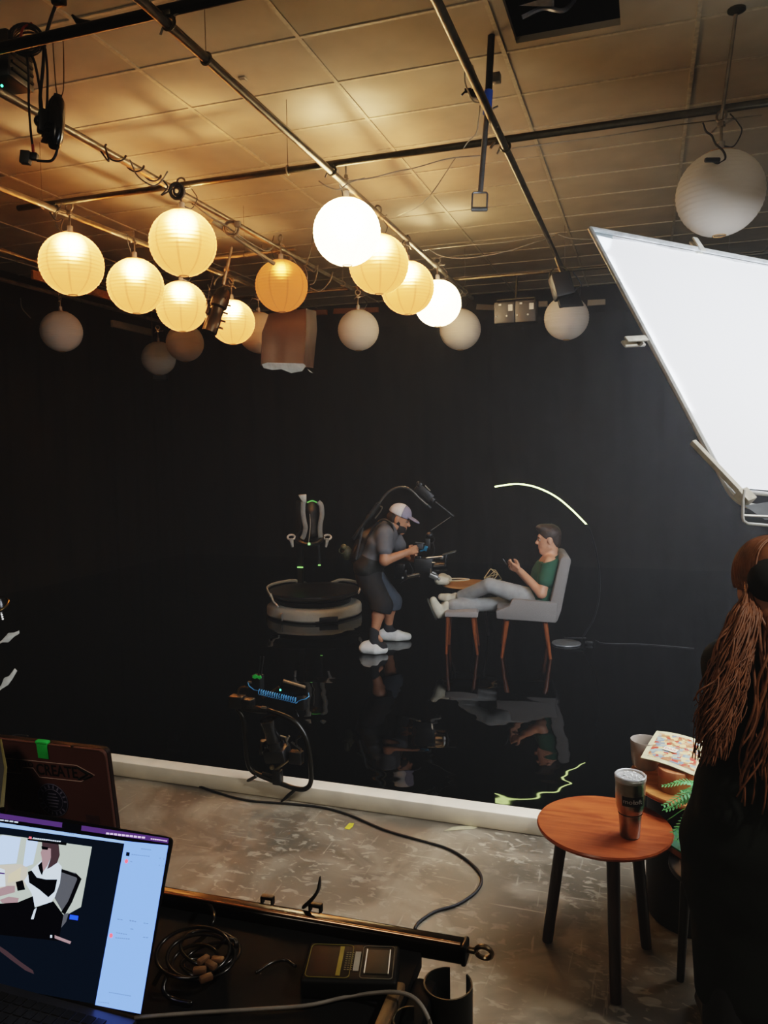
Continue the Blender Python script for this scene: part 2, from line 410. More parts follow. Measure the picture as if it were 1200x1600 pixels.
# ceiling: lay-in tiles on a metal grid, one tile lifted out
tile_m = P('ceiling_tile', 'b5a78c', .85, var=.14, scale=2.5, bump=.05)
GX, GY = 1.145, .62
h0 = pz(807, 68, CZ); HX0, HX1, HY1 = h0.x, h0.x + .62, h0.y; HY0 = HY1 - .75
xs = [X0, HX0, HX1, X1]; ys = [Y0, HY0, HY1, Y1]; mb = MB()
for i in range(3):
    for j in range(3):
        if i == 1 and j == 1: continue
        mb.box(((xs[i] + xs[i + 1]) / 2, (ys[j] + ys[j + 1]) / 2, CZ + .02), (xs[i + 1] - xs[i], ys[j + 1] - ys[j], .04))
ceil = struct(mb.build('ceiling', tile_m))
mb = MB()
k = math.ceil((X0 + 2.03) / GX)
while -2.03 + k * GX < X1:
    x = -2.03 + k * GX; mb.box((x, (Y0 + Y1) / 2, CZ - .004), (.026, Y1 - Y0, .012)); k += 1
k = math.ceil((Y0 - 5.15) / GY)
while 5.15 + k * GY < Y1:
    y = 5.15 + k * GY; k += 1
    if HY0 < y < HY1:
        mb.box(((X0 + HX0) / 2, y, CZ - .003), (HX0 - X0, .022, .010)); mb.box(((X1 + HX1) / 2, y, CZ - .003), (X1 - HX1, .022, .010))
    else: mb.box(((X0 + X1) / 2, y, CZ - .003), (X1 - X0, .022, .010))
mb.build('grid', P('ceiling_grid', 'c4b698', .5), ceil)
plen = P('plenum_dark', '1c1a15', .9)
mb = MB()
mb.box((HX0 - .3, (HY0 + HY1) / 2, CZ + .35), (.04, 2, .62)); mb.box((HX1 + .3, (HY0 + HY1) / 2, CZ + .35), (.04, 2, .62))
mb.box(((HX0 + HX1) / 2, HY1 + .35, CZ + .35), (1.3, .04, .62)); mb.box(((HX0 + HX1) / 2, HY0 - .3, CZ + .35), (1.3, .04, .62)); mb.box(((HX0 + HX1) / 2, (HY0 + HY1) / 2, CZ + .68), (1.4, 2, .04))
struct(mb.build('ceiling_void', plen))
mb = MB(); q = V(HX0 + .06, HY1 - .30, CZ + .06)
mb.mesh([q, q + V(.2, .02, .03), q + V(.19, .12, .02), q + V(.02, .10, .06)], [(0, 1, 2, 3)]); mb.mesh([q + V(.22, .03, .02), q + V(.28, .02, .03), q + V(.28, .05, .03), q + V(.23, .05, .02)], [(0, 1, 2, 3)])
mb.cable([q + V(0, .13, 0), q + V(.12, .15, .04), q + V(.24, .14, .0), q + V(.3, .2, .08)], .014)
tag(mb.build('duct_offcut', P('foil', 'b9bcc2', .35, .7)), 'torn silver foil and pipe showing in the open ceiling tile', 'duct')
# white cable tie ends hanging round the hole
mb = MB(); mb.box((-2.6, 4.88, CZ - .006), (.05, .06, .012), bev=.004); mb.box((-2.6, 4.88, CZ - .014), (.03, .03, .008))
tag(mb.build('ceiling_sensor', tile_m), 'small square sensor on the ceiling tiles above the left pipes', 'sensor')

# ------------------------------------------------------------------ pipe grid
def pipe(label, a, b, r=.024, rods=(), name='ceiling_pipe', mat=None):
    a = Vector(a); b = Vector(b); t = thing(name, label, 'pipe', (a + b) / 2, 0, 'pipes of the lighting grid')
    MB().rod(a, b, r, seg=14).build('tube', mat or steel, t)
    mb = MB(); any_ = False
    for k in rods:
        p = a.lerp(b, k); mb.rod(p, (p.x, p.y, CZ), .0022, seg=6); mb.torus(frame(x=(0, 0, 1), y=(1, 0, 0), o=p) if abs((b - a).normalized().y) > .5 else frame(x=(0, 0, 1), y=(0, 1, 0), o=p), r + .006, .006, 14, 6); any_ = True
    if any_: mb.build('hanger_rod', P('rod_tan', '7a6c54', .5, .4), t)
    return t
RX = dict(a=-4.42, b=-3.35, c=-2.15, d=-.90)
pipe('steel pipe on the left carrying four lit paper lanterns', (-4.62, 2.2, PZ), (-4.42, 9.4, PZ), rods=(.1, .9))
pipe('steel pipe wrapped in cables above the two middle-left lit lanterns', (-3.34, 2.2, PZ), (-3.42, 9.3, PZ), rods=(.14, .92))
pipe('steel pipe leading to the four overlapping bright lanterns', (-2.10, 1.5, PZ), (-2.18, 10.2, PZ), rods=(.24, .95))
pipe('dark-sided steel pipe with the blue-collared hanger clamped to it', (-.90, 1.5, PZ), (-.90, 9.6, PZ), rods=(.2, .95))
pipe('thin steel pipe at far left, beyond the lit lanterns', (-5.75, 3.5, PZ), (-6.1, 9.4, PZ), rods=(.2, .9))
pipe('steel pipe along the left wall with one grey unlit lantern', (-6.85, 5.5, PZ), (-6.9, 11.2, PZ), rods=(.1, .9))
TZ = PZ + .05
pipe('long cross pipe running over the rows, left to right', (-4.9, 5.27, TZ), (3.2, 5.27, TZ), rods=(.03, .3), mat=dark_steel)
t0 = pz(143, 43, PZ + .06)
pipe('thick black cross pipe at the top left corner of the ceiling', (-4.8, t0.y, PZ + .06), (1.0, t0.y, PZ + .06), .027, rods=(.05, .62), mat=black_metal)
pipe('far cross pipe in front of the back wall', (-7.0, 9.25, TZ), (1.4, 9.25, TZ), .02, rods=(.04, .5, .93), mat=dark_steel)
pipe('short cross pipe behind the hanging black spotlight', (-4.5, 7.30, TZ), (-3.35, 7.28, TZ), .018, rods=(.5,))
def clamp(x, y, z, label):
    t = thing('pipe_clamp', label, 'clamp', (x, y, z), 0, 'clamps of the lighting grid')
    mb = MB(); mb.torus(frame(x=(1, 0, 0), y=(0, 0, 1), o=(0, 0, -.025)), .03, .009, 16, 6); mb.box((0, 0, .012), (.05, .05, .03), bev=.006)
    mb.build('jaw', dark_steel, t, world=False)
    mb = MB(); mb.rod((.03, 0, 0), (.085, 0, .02), .006); mb.rod((.085, -.02, .02), (.085, .02, .02), .005); mb.rod((-.03, .02, 0), (-.06, .02, -.06), .006)
    mb.build('wing_bolt', steel, t, world=False)
    return t
c0 = clamp(-3.38, 5.27, PZ + .03, 'clamp where the cable-wrapped pipe meets the cross pipe')
for x, y, lb in ((-4.53, 5.27, 'clamp joining the left lantern pipe to the cross pipe'), (-2.13, 5.27, 'clamp above the brightest blown-out lantern'), (-.9, 5.27, 'clamp where the dark-sided pipe meets the cross pipe'),
                 (-2.11, t0.y, 'clamp on the thick black pipe at the top of the photo')):
    dup(c0, (x, y, PZ + .03), 0, lb)

# ------------------------------------------------------------------ paper lanterns
def paper(name, col, es, trans=.55, ecol=None, seam=.62):
    m = bpy.data.materials.new(name); m.use_nodes = True; nt = m.node_tree; L = nt.links
    nt.nodes.remove(nt.nodes['Principled BSDF']); out = nt.nodes['Material Output']
    tc = nt.nodes.new('ShaderNodeTexCoord'); sx = nt.nodes.new('ShaderNodeSeparateXYZ'); L.new(tc.outputs['Object'], sx.inputs[0])
    at = nt.nodes.new('ShaderNodeMath'); at.operation = 'ARCTAN2'; L.new(sx.outputs['Y'], at.inputs[0]); L.new(sx.outputs['X'], at.inputs[1])
    mu = nt.nodes.new('ShaderNodeMath'); mu.operation = 'MULTIPLY'; mu.inputs[1].default_value = 4.5; L.new(at.outputs[0], mu.inputs[0])
    co = nt.nodes.new('ShaderNodeMath'); co.operation = 'COSINE'; L.new(mu.outputs[0], co.inputs[0])
    ab = nt.nodes.new('ShaderNodeMath'); ab.operation = 'ABSOLUTE'; L.new(co.outputs[0], ab.inputs[0])
    rp = nt.nodes.new('ShaderNodeValToRGB'); rp.color_ramp.elements[0].position = .975; rp.color_ramp.elements[1].position = 1.0
    c = lin(col); rp.color_ramp.elements[0].color = (*c, 1); rp.color_ramp.elements[1].color = (*[x * seam for x in c], 1); L.new(ab.outputs[0], rp.inputs[0])
    d = nt.nodes.new('ShaderNodeBsdfDiffuse'); t = nt.nodes.new('ShaderNodeBsdfTranslucent'); L.new(rp.outputs[0], t.inputs[0])
    if es and es < 1:      # transmitted colour darkened so these lanterns glow less brightly
        dt = nt.nodes.new('ShaderNodeMix'); dt.data_type = 'RGBA'; dt.inputs['Factor'].default_value = .6; L.new(rp.outputs[0], dt.inputs[6]); dt.inputs[7].default_value = (0, 0, 0, 1); L.new(dt.outputs[2], t.inputs[0])
    if es:
        dk = nt.nodes.new('ShaderNodeMix'); dk.data_type = 'RGBA'; dk.inputs['Factor'].default_value = .85; L.new(rp.outputs[0], dk.inputs[6]); dk.inputs[7].default_value = (0, 0, 0, 1); L.new(dk.outputs[2], d.inputs[0])
    else: L.new(rp.outputs[0], d.inputs[0])
    mx = nt.nodes.new('ShaderNodeMixShader'); mx.inputs[0].default_value = trans; L.new(d.outputs[0], mx.inputs[1]); L.new(t.outputs[0], mx.inputs[2])
    if es:
        rf = nt.nodes.new('ShaderNodeBsdfRefraction'); rf.inputs['Roughness'].default_value = .62; rf.inputs['IOR'].default_value = 1.45; L.new(rp.outputs[0], rf.inputs[0])   # the bulb glows softly through the paper
        m2 = nt.nodes.new('ShaderNodeMixShader'); m2.inputs[0].default_value = .34; L.new(mx.outputs[0], m2.inputs[1]); L.new(rf.outputs[0], m2.inputs[2]); mx = m2
        e = nt.nodes.new('ShaderNodeEmission'); e.inputs[1].default_value = es
        if ecol: e.inputs[0].default_value = (*lin(ecol), 1)
        else: L.new(rp.outputs[0], e.inputs[0])
        a = nt.nodes.new('ShaderNodeAddShader'); L.new(mx.outputs[0], a.inputs[0]); L.new(e.outputs[0], a.inputs[1]); L.new(a.outputs[0], out.inputs[0])
    else: L.new(mx.outputs[0], out.inputs[0])
    return m
def lantern(label, mat, bulb=None, bz=.09, br=.045, group=None):
    t = thing('paper_lantern', label, 'lantern', (0, 0, 5), 0, group)
    R = .25; zc = -.45; prof = []; N = 66
    for i in range(N + 1):
        th = .36 + (PI - .50) * i / N
        r = R * math.sin(th) * (1 + .012 * math.sin(i * 2 * PI / 3)); prof.append((r, R * .985 * math.cos(th)))
    mb = MB(); mb.lathe(prof, None, 48)
    s = mb.build('shade', mat, t, world=False, ang=180); s.location = (0, 0, zc)
    mb = MB(); mb.torus(Matrix.Translation((0, 0, zc + R * .925)), R * .355, .005, 24, 6); mb.torus(Matrix.Translation((0, 0, zc - R * .975)), R * .145, .004, 24, 6)
    mb.rod((-R * .355, 0, zc + R * .925), (R * .355, 0, zc + R * .925), .003, seg=6); mb.build('wire_ring', P('lantern_wire', 'b08858', .5), t, world=False)
    mb = MB(); mb.lathe([(.0, zc + .30), (.022, zc + .30), (.024, zc + .17), (.018, zc + .14), (0, zc + .14)], None, 14); mb.build('socket', P('socket', 'a8a098', .4, .3), t, world=False)
    mb = MB(); mb.rod((0, 0, zc + .29), (0, 0, -.03), .008); mb.torus(frame(x=(1, 0, 0), y=(0, 0, 1)), .031, .008, 16, 6); mb.box((0, 0, -.05), (.04, .03, .03), bev=.005)
    mb.rod((.02, 0, -.05), (.075, .01, -.04), .005); mb.rod((.075, -.018, -.04), (.075, .03, -.04), .005); mb.rod((-.02, 0, -.05), (-.05, -.02, -.085), .005)
    mb.build('pipe_clamp', steel, t, world=False)
    mb = MB(); mb.cable([(.02, 0, zc + .27), (.07, .02, zc + .26), (.11, .03, zc + .33), (.08, .05, -.06), (.02, .06, .02)], .004); mb.build('cord', rubber, t, world=False)
    if bulb:
        mb = MB(); mb.ball((0, 0, zc + bz), (br, br, br * 1.15), None, 14, 10); mb.build('bulb', bulb, t, world=False)
    return t
WARM = 'ffc886'
EM = 1.0
p_hot = paper('lantern_paper_hot', 'fff2dc', 3.8, .5, 'ffe0b0')
p_warm = paper('lantern_paper_warm', 'ffc48c', EM * .22, .55, 'ff9448')
p_orange = paper('lantern_paper_orange', 'ffbe88', EM * .24, .5, 'ff9448')
p_off = paper('lantern_paper_unlit', 'f2eadc', 0, .35, seam=1.0)
b_warm = E('bulb_warm', 'ffcf98', 300); b_or = E('bulb_amber', 'ffc068', 50)
G1, G2 = 'lit paper lanterns', 'unlit paper lanterns'
rows = [('h', 542, 363, 'c', 'large blown-out white paper lantern, nearest and biggest of the bright overlapping row'),
        ('w', 592, 413, 'c', 'glowing paper lantern tucked between the blown-out white one and the ribbed one behind'),
        ('w', 637, 450, 'c', 'glowing ribbed paper lantern, third back in the bright overlapping row'),
        ('h', 684, 474, 'c', 'blown-out white paper lantern at the far end of the bright overlapping row'),
        ('w', 112, 413, 'a', 'glowing cream paper lantern nearest on the left pipe, orange plank behind it'),
        ('w', 212, 447, 'a', 'glowing paper lantern second along the left pipe'),
        ('w', 284, 479, 'a', 'glowing paper lantern right below the biggest ribbed amber-cream one'),
        ('w', 363, 503, 'a', 'glowing paper lantern half hidden by the black hanging spotlight'),
        ('w', 286, 380, 'b', 'big glowing paper lantern with dark rib lines under the coiled cable'),
        ('o', 440, 447, 'b', 'amber-orange paper lantern in front of the brown softbox'),
        ('u', 560, 516, -3.35, 'unlit beige paper lantern hanging alone beside the brown softbox'),
        ('u', 719, 515, -2.17, 'unlit beige paper lantern partly behind the farthest blown-out white lantern'),
        ('u', 885, 497, -.88, 'unlit paper lantern behind the black spotlight, near the white screen'),
        ('u', 96, 518, -6.85, 'unlit grey paper lantern on the left wall pipe'),
        ('u', 248, 560, -6.9, 'dim dark-grey paper lantern, farthest back in the corner'),
        ('u', 289, 536, -5.9, 'unlit grey paper lantern directly beneath a glowing one on the left pipe'),
        ('u', 405, 520, -4.5, 'unlit pale paper lantern half hidden behind the left side of the brown softbox'),
        ('u', 1125, 303, .40, 'large unlit white paper lantern hanging from a rod above the white screen')]
proto = {}
LAN = {}
for kind, px, py, rx, lb in rows:
    X = RX[rx] if isinstance(rx, str) else rx
    c = pX(px, py, X); loc = (c.x, c.y, c.z + .45)
    g = G2 if kind == 'u' else G1
    if kind not in proto:
        m_, b_, bz, br = {'h': (p_hot, E('bulb_hot', 'ffe8c4', 380), .05, .05), 'w': (p_warm, b_warm, .11, .045), 'o': (p_orange, b_or, .12, .03), 'u': (p_off, None, 0, 0)}[kind]
        proto[kind] = lantern(lb, m_, b_, bz, br, g); t = proto[kind]; t.location = loc; t.rotation_euler.z = random.uniform(0, 6)
    else: t = dup(proto[kind], loc, random.uniform(0, 6), lb, g)
    LAN[(px, py)] = t
# long rod carrying the right lantern
a = LAN[(1125, 303)].location
tp = pz(1151, 14, CZ)
t = thing('hanging_rod', 'thin steel rod dropping from the ceiling to the large unlit lantern at right', 'rod', tp)
MB().rod(tp, (a.x, a.y, a.z - .02), .011).build('rod', steel, t)
MB().lathe([(0, 0), (.05, 0), (.05, -.012), (.012, -.03), (0, -.03)], Matrix.Translation(tp), 16).build('ceiling_plate', dark_steel, t)
# ------------------------------------------------------------------ diffusion screen
d0, d1 = 3.6, 2.6
TL = pd(922, 357, d0); BL = pd(1152, 790, d1); v = BL - TL
r2 = ray(1200, 410); d2 = (TL - CAM).dot(v) / r2.dot(v); TRd = CAM + r2 * d2
u = (TRd - TL).normalized(); SW = 2.3; SH = v.length; v.normalize(); nrm = u.cross(v)
SCR = lambda a, b, off=0: TL + u * a + v * b + nrm * off      # a metres along the top, b metres down
FRONT, BACK = .85, 6.5
def sheet_mat():
    m = bpy.data.materials.new('emissive_diffusion'); m.use_nodes = True; nt = m.node_tree; L = nt.links
    nt.nodes.remove(nt.nodes['Principled BSDF']); out = nt.nodes['Material Output']
    d = nt.nodes.new('ShaderNodeBsdfDiffuse'); d.inputs[0].default_value = (.8, .82, .84, 1)
    t = nt.nodes.new('ShaderNodeBsdfTranslucent'); t.inputs[0].default_value = (.8, .82, .84, 1)
    mx = nt.nodes.new('ShaderNodeMixShader'); mx.inputs[0].default_value = .5; L.new(d.outputs[0], mx.inputs[1]); L.new(t.outputs[0], mx.inputs[2])
    e = nt.nodes.new('ShaderNodeEmission'); e.inputs[0].default_value = (*lin('eef4ff'), 1)
    ge = nt.nodes.new('ShaderNodeNewGeometry'); mr = nt.nodes.new('ShaderNodeMapRange'); mr.inputs['To Min'].default_value = FRONT; mr.inputs['To Max'].default_value = BACK   # glow put into the cloth material, much stronger on the far side
    L.new(ge.outputs['Backfacing'], mr.inputs['Value']); L.new(mr.outputs[0], e.inputs[1])
    a = nt.nodes.new('ShaderNodeAddShader'); L.new(mx.outputs[0], a.inputs[0]); L.new(e.outputs[0], a.inputs[1]); L.new(a.outputs[0], out.inputs[0]); return m
FLIP = 1 if nrm.dot(CAM - TL) > 0 else -1
white_fr = P('white_frame', 'dfe3e6', .35, .2)
t = thing('diffusion_screen', 'huge tilted white diffusion screen glowing on the right side', 'screen', SCR(SW / 2, SH))
N = 26; vs = []; fs = []
for i in range(N + 1):
    for j in range(N + 1):
        a, b = i / N, j / N
        off = .02 * math.sin(a * PI) * math.sin(b * PI) + .0035 * math.sin(a * 40 + b * 9) * math.exp(-6 * b) + .003 * math.sin(b * 37 - a * 6) * math.exp(-7 * a)
        vs.append(SCR(.012 + a * (SW - .05), .05 + b * (SH - .13), off))
for i in range(N):
    for j in range(N): k = i * (N + 1) + j; fs.append((k, k + N + 1, k + N + 2, k + 1))
MB().mesh(vs, [f[::FLIP] for f in fs]).build('cloth', sheet_mat(), t, ang=180, recalc=False, label='glowing white diffusion cloth')
mb = MB(); c = .07
loop = [SCR(0, 0), SCR(SW, 0), SCR(SW, SH), SCR(SW * .55, SH)] ; 
arc = [SCR(c - c * math.sin(k * PI / 12), SH - c + c * math.cos(k * PI / 12)) for k in range(7)]
mb.tube([SCR(SW, SH)] + arc + [SCR(0, .0)], .011, 8); mb.tube([SCR(0, 0), SCR(SW, 0), SCR(SW, SH)], .011, 8)
mb.build('frame', white_fr, t)
mb = MB(); mb.tube([SCR(.0, SH - .07, .005), SCR(SW, SH - .05, .005)], .008, 8); mb.build('lower_rail', white_fr, t)
mb = MB(); mb.mesh([SCR(-.004, -.004, .012), SCR(.13, -.004, .012), SCR(.11, .035, .012), SCR(.04, .16, .012), SCR(-.004, .2, .012)], [(0, 1, 2, 3, 4)]); mb.build('corner_sleeve', P('sleeve', 'aab6ba', .7), t, label='grey fabric corner sleeve')
mb = MB(); mb.mesh([SCR(.12, 0, .014), SCR(SW, 0, .014), SCR(SW, .05, .014), SCR(.12, .05, .014)], [(0, 1, 2, 3)]); mb.mesh([SCR(0, .2, .014), SCR(.03, .2, .014), SCR(.03, SH - .45, .014), SCR(0, SH - .45, .014)], [(0, 1, 2, 3)]); mb.build('hem', P('hem_cloth', 'e6e8ea', .8), t)
def clip(px, py, lb, dv):
    p = onpl(px, py, TL, nrm); c = thing('spring_clip', lb, 'clip', p, 0)
    M = frame(x=dv, z=nrm, o=p)
    mb = MB(); mb.box((0, 0, .012), (.11, .035, .012), M, .005); mb.box((0, 0, -.012), (.11, .03, .010), M, .004); mb.build('jaw', P('white_plastic', 'e6e4da', .4), c)
    mb = MB(); mb.rod(M @ V(-.02, -.02, 0), M @ V(-.02, .02, 0), .009); mb.build('spring', steel, c)
clip(992, 533, 'white clip gripping the slanted left edge of the glowing screen', -(u * .95 - v * .25)); clip(1090, 385, 'small white clip on the top edge of the glowing screen', -v)
# tape-covered arm and the lamp cage behind the lower corner
t = thing('crossbar', 'white flat arm crossing the lower left corner of the glowing screen', 'arm', SCR(.2, SH - .2))
a = onpl(1082, 690, SCR(0, 0, -.03), nrm); b = onpl(1164, 776, SCR(0, 0, -.03), nrm); M = frame(x=b - a, z=nrm, o=(a + b) / 2)
MB().box((0, 0, 0), ((b - a).length, .022, .02), M, .004).build('bar', P('white_plastic', 'e6e4da', .4), t)
MB().box(((b - a).length / 2, 0, 0), (.05, .05, .034), M, .004).build('end_block', P('white_plastic', 'e6e4da', .4), t)
t = thing('lamp_cage', 'thin white wire frame hanging under the glowing screen at right edge', 'frame', SCR(.3, SH + .1))
A = lambda px, py: pd(px, py, 2.55)
mb = MB(); mb.tube([A(1161, 783), A(1160.5, 808), A(1162, 814), A(1168, 818), A(1200, 821), A(1300, 828)], .005, 8); mb.tube([A(1161, 805), A(1300, 812)], .004, 8); mb.rod(A(1161, 783), A(1163, 765), .004); mb.build('wire', white_fr, t)
MB().mesh([A(1163, 790), A(1290, 770), A(1290, 812), A(1195, 812)], [(0, 1, 2, 3)]).build('grey_cloth', P('grey_flag', '8a93a0', .9), t)
# overhead stand the screen hangs from
t = thing('screen_stand', 'steel stand holding the glowing screen, outside right', 'stand', (SCR(SW, .6).x, SCR(SW, .6).y, 0))
q = SCR(SW + .03, .55); mb = MB(); mb.rod((q.x, q.y, 0), (q.x, q.y, q.z + .3), .02); mb.build('column', steel, t)
mb = MB()
for k in range(3): mb.rod((q.x, q.y, .35), (q.x + .5 * math.cos(k * 2.1), q.y + .5 * math.sin(k * 2.1), .012), .012)
mb.build('leg', steel, t)
# lamp behind the cloth
ld = bpy.data.lights.new('screen_lamp', 'SPOT'); ld.energy = 120; ld.spot_size = 1.5; ld.spot_blend = 1; ld.shadow_soft_size = .15; ld.color = (.93, .97, 1)
lo = bpy.data.objects.new('screen_lamp', ld); COL.objects.link(lo); tgt = SCR(.95, .75); src = tgt + nrm * (1.7 if nrm.z > 0 else -1.7)
lo.matrix_world = frame(z=src - tgt, o=src)
# ------------------------------------------------------------------ rig hardware under the ceiling
def cord(label, pts, r=.005, mat=None, group=None, name='hanging_cable', cat='cable', n=6):
    o = MB().cable(pts, r, 6, n).build(name, mat or rubber, ang=180); return tag(o, label, cat, group)
grey_cord = P('grey_cord', '8e8674', .6)
# dark power box in the top left corner
q = pd(-6, 100, 4.2); F = frame(x=(1, .15, 0), z=(0, 0, 1), o=q)
t = thing('power_box', 'black power box with a green light at the top left edge', 'box', q)
MB().box((0, 0, 0), (.30, .22, .24), F, .012).build('housing', black_plastic, t)
mb = MB()
for k in range(5): mb.box((.155, 0, -.08 + .04 * k), (.012, .18, .014), F)
mb.build('fin', black_metal, t)
g_ = pd(3, 134, 4.06); MB().ball(g_, .006).build('indicator_light', E('green_led', '30ffb0', 6), t)
b0 = F @ V(0, 0, .12); MB().rod(b0, (b0.x, b0.y, CZ), .012).build('hanger', black_metal, t)
# coil of cable tied to the black pipe
q = pd(42, 62, 4.0); F = frame(z=RW @ V(0, .1, 1), x=RW @ V(1, 0, 0), o=q)
t = thing('cable_coil', 'tied black cable coil on the thick pipe at top left', 'cable coil', q); mb = MB()
pts = []
for k in range(150):
    a = k * .29; rr = .075 + .012 * math.sin(a * .77); pts.append(F @ V(rr * math.cos(a), .9 * rr * math.sin(a), .025 * math.sin(a * .37)))
mb.tube(pts, .006, 6); mb.build('loops', rubber, t, ang=180)
mb = MB(); mb.cable([F @ V(-.02, -.06, .03), F @ V(0, .02, .05), F @ V(.02, .09, .0)], .006); mb.build('red_tie', P('red_tie', '8c2a1c', .6), t, label='red tie wrap')
# hanging cables at left
D = lambda px, py, d=4.0: pd(px, py, d)
cord('thick black cable dropping past the cable coil to the black lamp', [D(92, -12), D(87, 8), D(76, 40), D(70, 68), D(67, 110), D(63, 150), D(64, 175)], .009)
cord('black cable loop beside the cable coil, falling to the black lamp', [D(42, 80), D(52, 92), D(58, 115), D(63, 145), D(66, 172)], .007)
cord('short black cable from the thick pipe to the hanging lamp', [D(71, 76), D(74, 110), D(74, 150), D(72, 178)], .006)
t = thing('safety_cable', 'thin safety wire loop from the thick pipe holding the black lamp', 'cable', D(90, 120))
MB().cable([D(82, 50), D(84, 90), D(88, 140), D(92.5, 152), D(99, 140), D(99.5, 90), D(98, 50)], .0028).build('wire', P('wire_brass', '5a4a2c', .5, .5), t, ang=180)
# black lamp head (ballast) clamped on the left pipe
q = D(87, 192); F = frame(x=RW @ V(.55, .0, .83), z=RW @ V(.06, 1, 0), o=q)
t = thing('hanging_lamp', 'shiny black lamp housing hanging from a wire at upper left', 'lamp', q)
prof = [(0, .135), (.055, .133), (.075, .11), (.083, .04), (.083, -.04), (.075, -.10), (.05, -.133), (0, -.135)]
M_ = F @ Matrix.Diagonal((.85, .52, .92, 1)); MB().lathe(prof, M_, 20).build('housing', black_gloss, t)
mb = MB(); mb.box((-.03, -.055, 0), (.06, .05, .12), F, .012); mb.box((0, 0, .125), (.06, .04, .03), F, .006); mb.build('back_box', black_plastic, t)
mb = MB()
for k in (-1, 0, 1): mb.box((.0, -.04, .03 * k - .06), (.13, .03, .008), F)
mb.build('cooling_fin', black_metal, t)
q2 = D(62, 190); mb = MB(); mb.ball(q2, (.028, .03, .03)); mb.rod(q2, D(85, 185), .014); mb.rod(D(56, 192), D(64, 200), .007); mb.build('pipe_clamp', black_metal, t)
cord('black cable curving from the lamp housing to the plug box', [D(90, 229), D(88, 240), D(82, 250), D(74, 252), D(58, 251)], .007)
q = D(45, 247); t = thing('plug_box', 'small dark plug box dangling at the left', 'box', q); F = frame(x=RW @ V(1, .1, 0), z=RW @ V(.1, 1, 0), o=q)
MB().cable([D(42, 76), D(42, 84), D(45, 120), D(45, 160), D(48, 205), D(51, 228)], .006).build('cord', rubber, t, ang=180)
MB().box((-.015, 0, 0), (.05, .04, .065), F, .005).build('case', P('grey_case', '34342e', .6), t)
MB().box((.025, 0, .01), (.04, .03, .035), F, .004).build('plug', black_plastic, t); MB().rod(D(51, 226), D(52, 238), .007).build('red_sleeve', P('red_sleeve', 'a03024', .5), t, label='red sleeve')
# black clip on cross pipe near the top left
t = thing('pipe_bracket', 'small black bracket on the thick pipe, top left of the ceiling', 'bracket', pY(126, 36, t0.y)); mb = MB(); mb.tube([pY(113, 24, t0.y), pY(122, 34, t0.y), pY(140, 38, t0.y)], [.006, .016, .018], 8); mb.build('body', black_metal, t)
t = thing('pipe_bracket', 'black bracket at the very top edge, above the thick pipe', 'bracket', pY(92, 2, t0.y - .1)); mb = MB(); mb.box(pY(92, 0, t0.y - .1), (.06, .05, .05), None, .01); mb.rod(pY(92, 0, t0.y - .1), (pY(92, 0, t0.y - .1).x, t0.y - .1, CZ), .012); mb.build('body', black_metal, t)
# cables wound round the second pipe
p0 = V(-3.345, 4.3, PZ); pts = []
for k in range(60): a = k * .5; pts.append(V(-3.36 + .034 * math.cos(a), 4.35 + k * .016, PZ + .034 * math.sin(a)))
cord('black cable wound loosely along the second pipe from left', [D(157, 236, 4.75), D(170, 252, 4.8)] + pts[::2], .006)
D5 = lambda px, py, d=5.4: pd(px, py, d)
cord('loose grey loop of cable hanging under the second pipe', [D5(203, 250, 5.1), D5(215, 275, 5.1), D5(238, 290, 5.1), D5(252, 283, 5.1), D5(262, 268, 5.1)], .005, P('grey_cord', '8e8674', .6))
# coiled cable reel above the biggest ribbed lantern
q = D5(278, 299, 5.55); F = frame(z=RW @ V(-.2, -.25, 1), x=RW @ V(1, 0, 0), o=q); t = thing('cable_coil', 'round coil of grey cable at the pipe crossing above the biggest ribbed lantern', 'cable coil', q)
mb = MB()
for rr, dz in ((.052, 0), (.045, .014), (.055, .02), (.03, .005), (.022, .02)): mb.torus(F @ Matrix.Translation((.004 * rr, 0, dz)), rr, .0075, 24, 6)
mb.build('loops', P('dark_cord', '4e473b', .6), t)
cord('cable tail loops beside the coil at the pipe crossing', [D5(255, 282, 5.5), D5(262, 293, 5.5), D5(252, 305, 5.5), D5(262, 300, 5.5), D5(270, 290, 5.5)], .006, P('dark_cord', '4e473b', .6))
q = D5(366, 357, 6.1); F = frame(z=RW @ V(0, -.2, 1), x=RW @ V(1, 0, 0), o=q); t = thing('cable_coil', 'dark cable loop tied on the second pipe beside the amber lantern', 'cable coil', q); mb = MB()
for rr, dz in ((.05, 0), (.058, .012), (.04, .02)): mb.torus(F @ Matrix.Translation((-.02, 0, dz)), rr, .006, 20, 6)
mb.box((.03, .03, .01), (.05, .05, .05), F, .01); mb.build('loops', P('dark_cord', '4e473b', .6), t)
cord('cable trailing along the second pipe toward the amber lantern', [D5(300, 318, 5.8), D5(330, 340, 5.9), D5(352, 352, 6), D5(385, 376, 6.3), D5(415, 392, 6.6), D5(428, 385, 6.7)], .007, P('dark_cord', '4e473b', .6))
t = thing('conduit', 'flat grey conduit slanting under the second pipe to the amber lantern', 'conduit', D5(380, 385, 6.3)); MB().tube([D5(330, 345, 6.0), D5(428, 412, 6.7)], .018, 8).build('body', P('conduit', '6f6757', .5, .3), t)
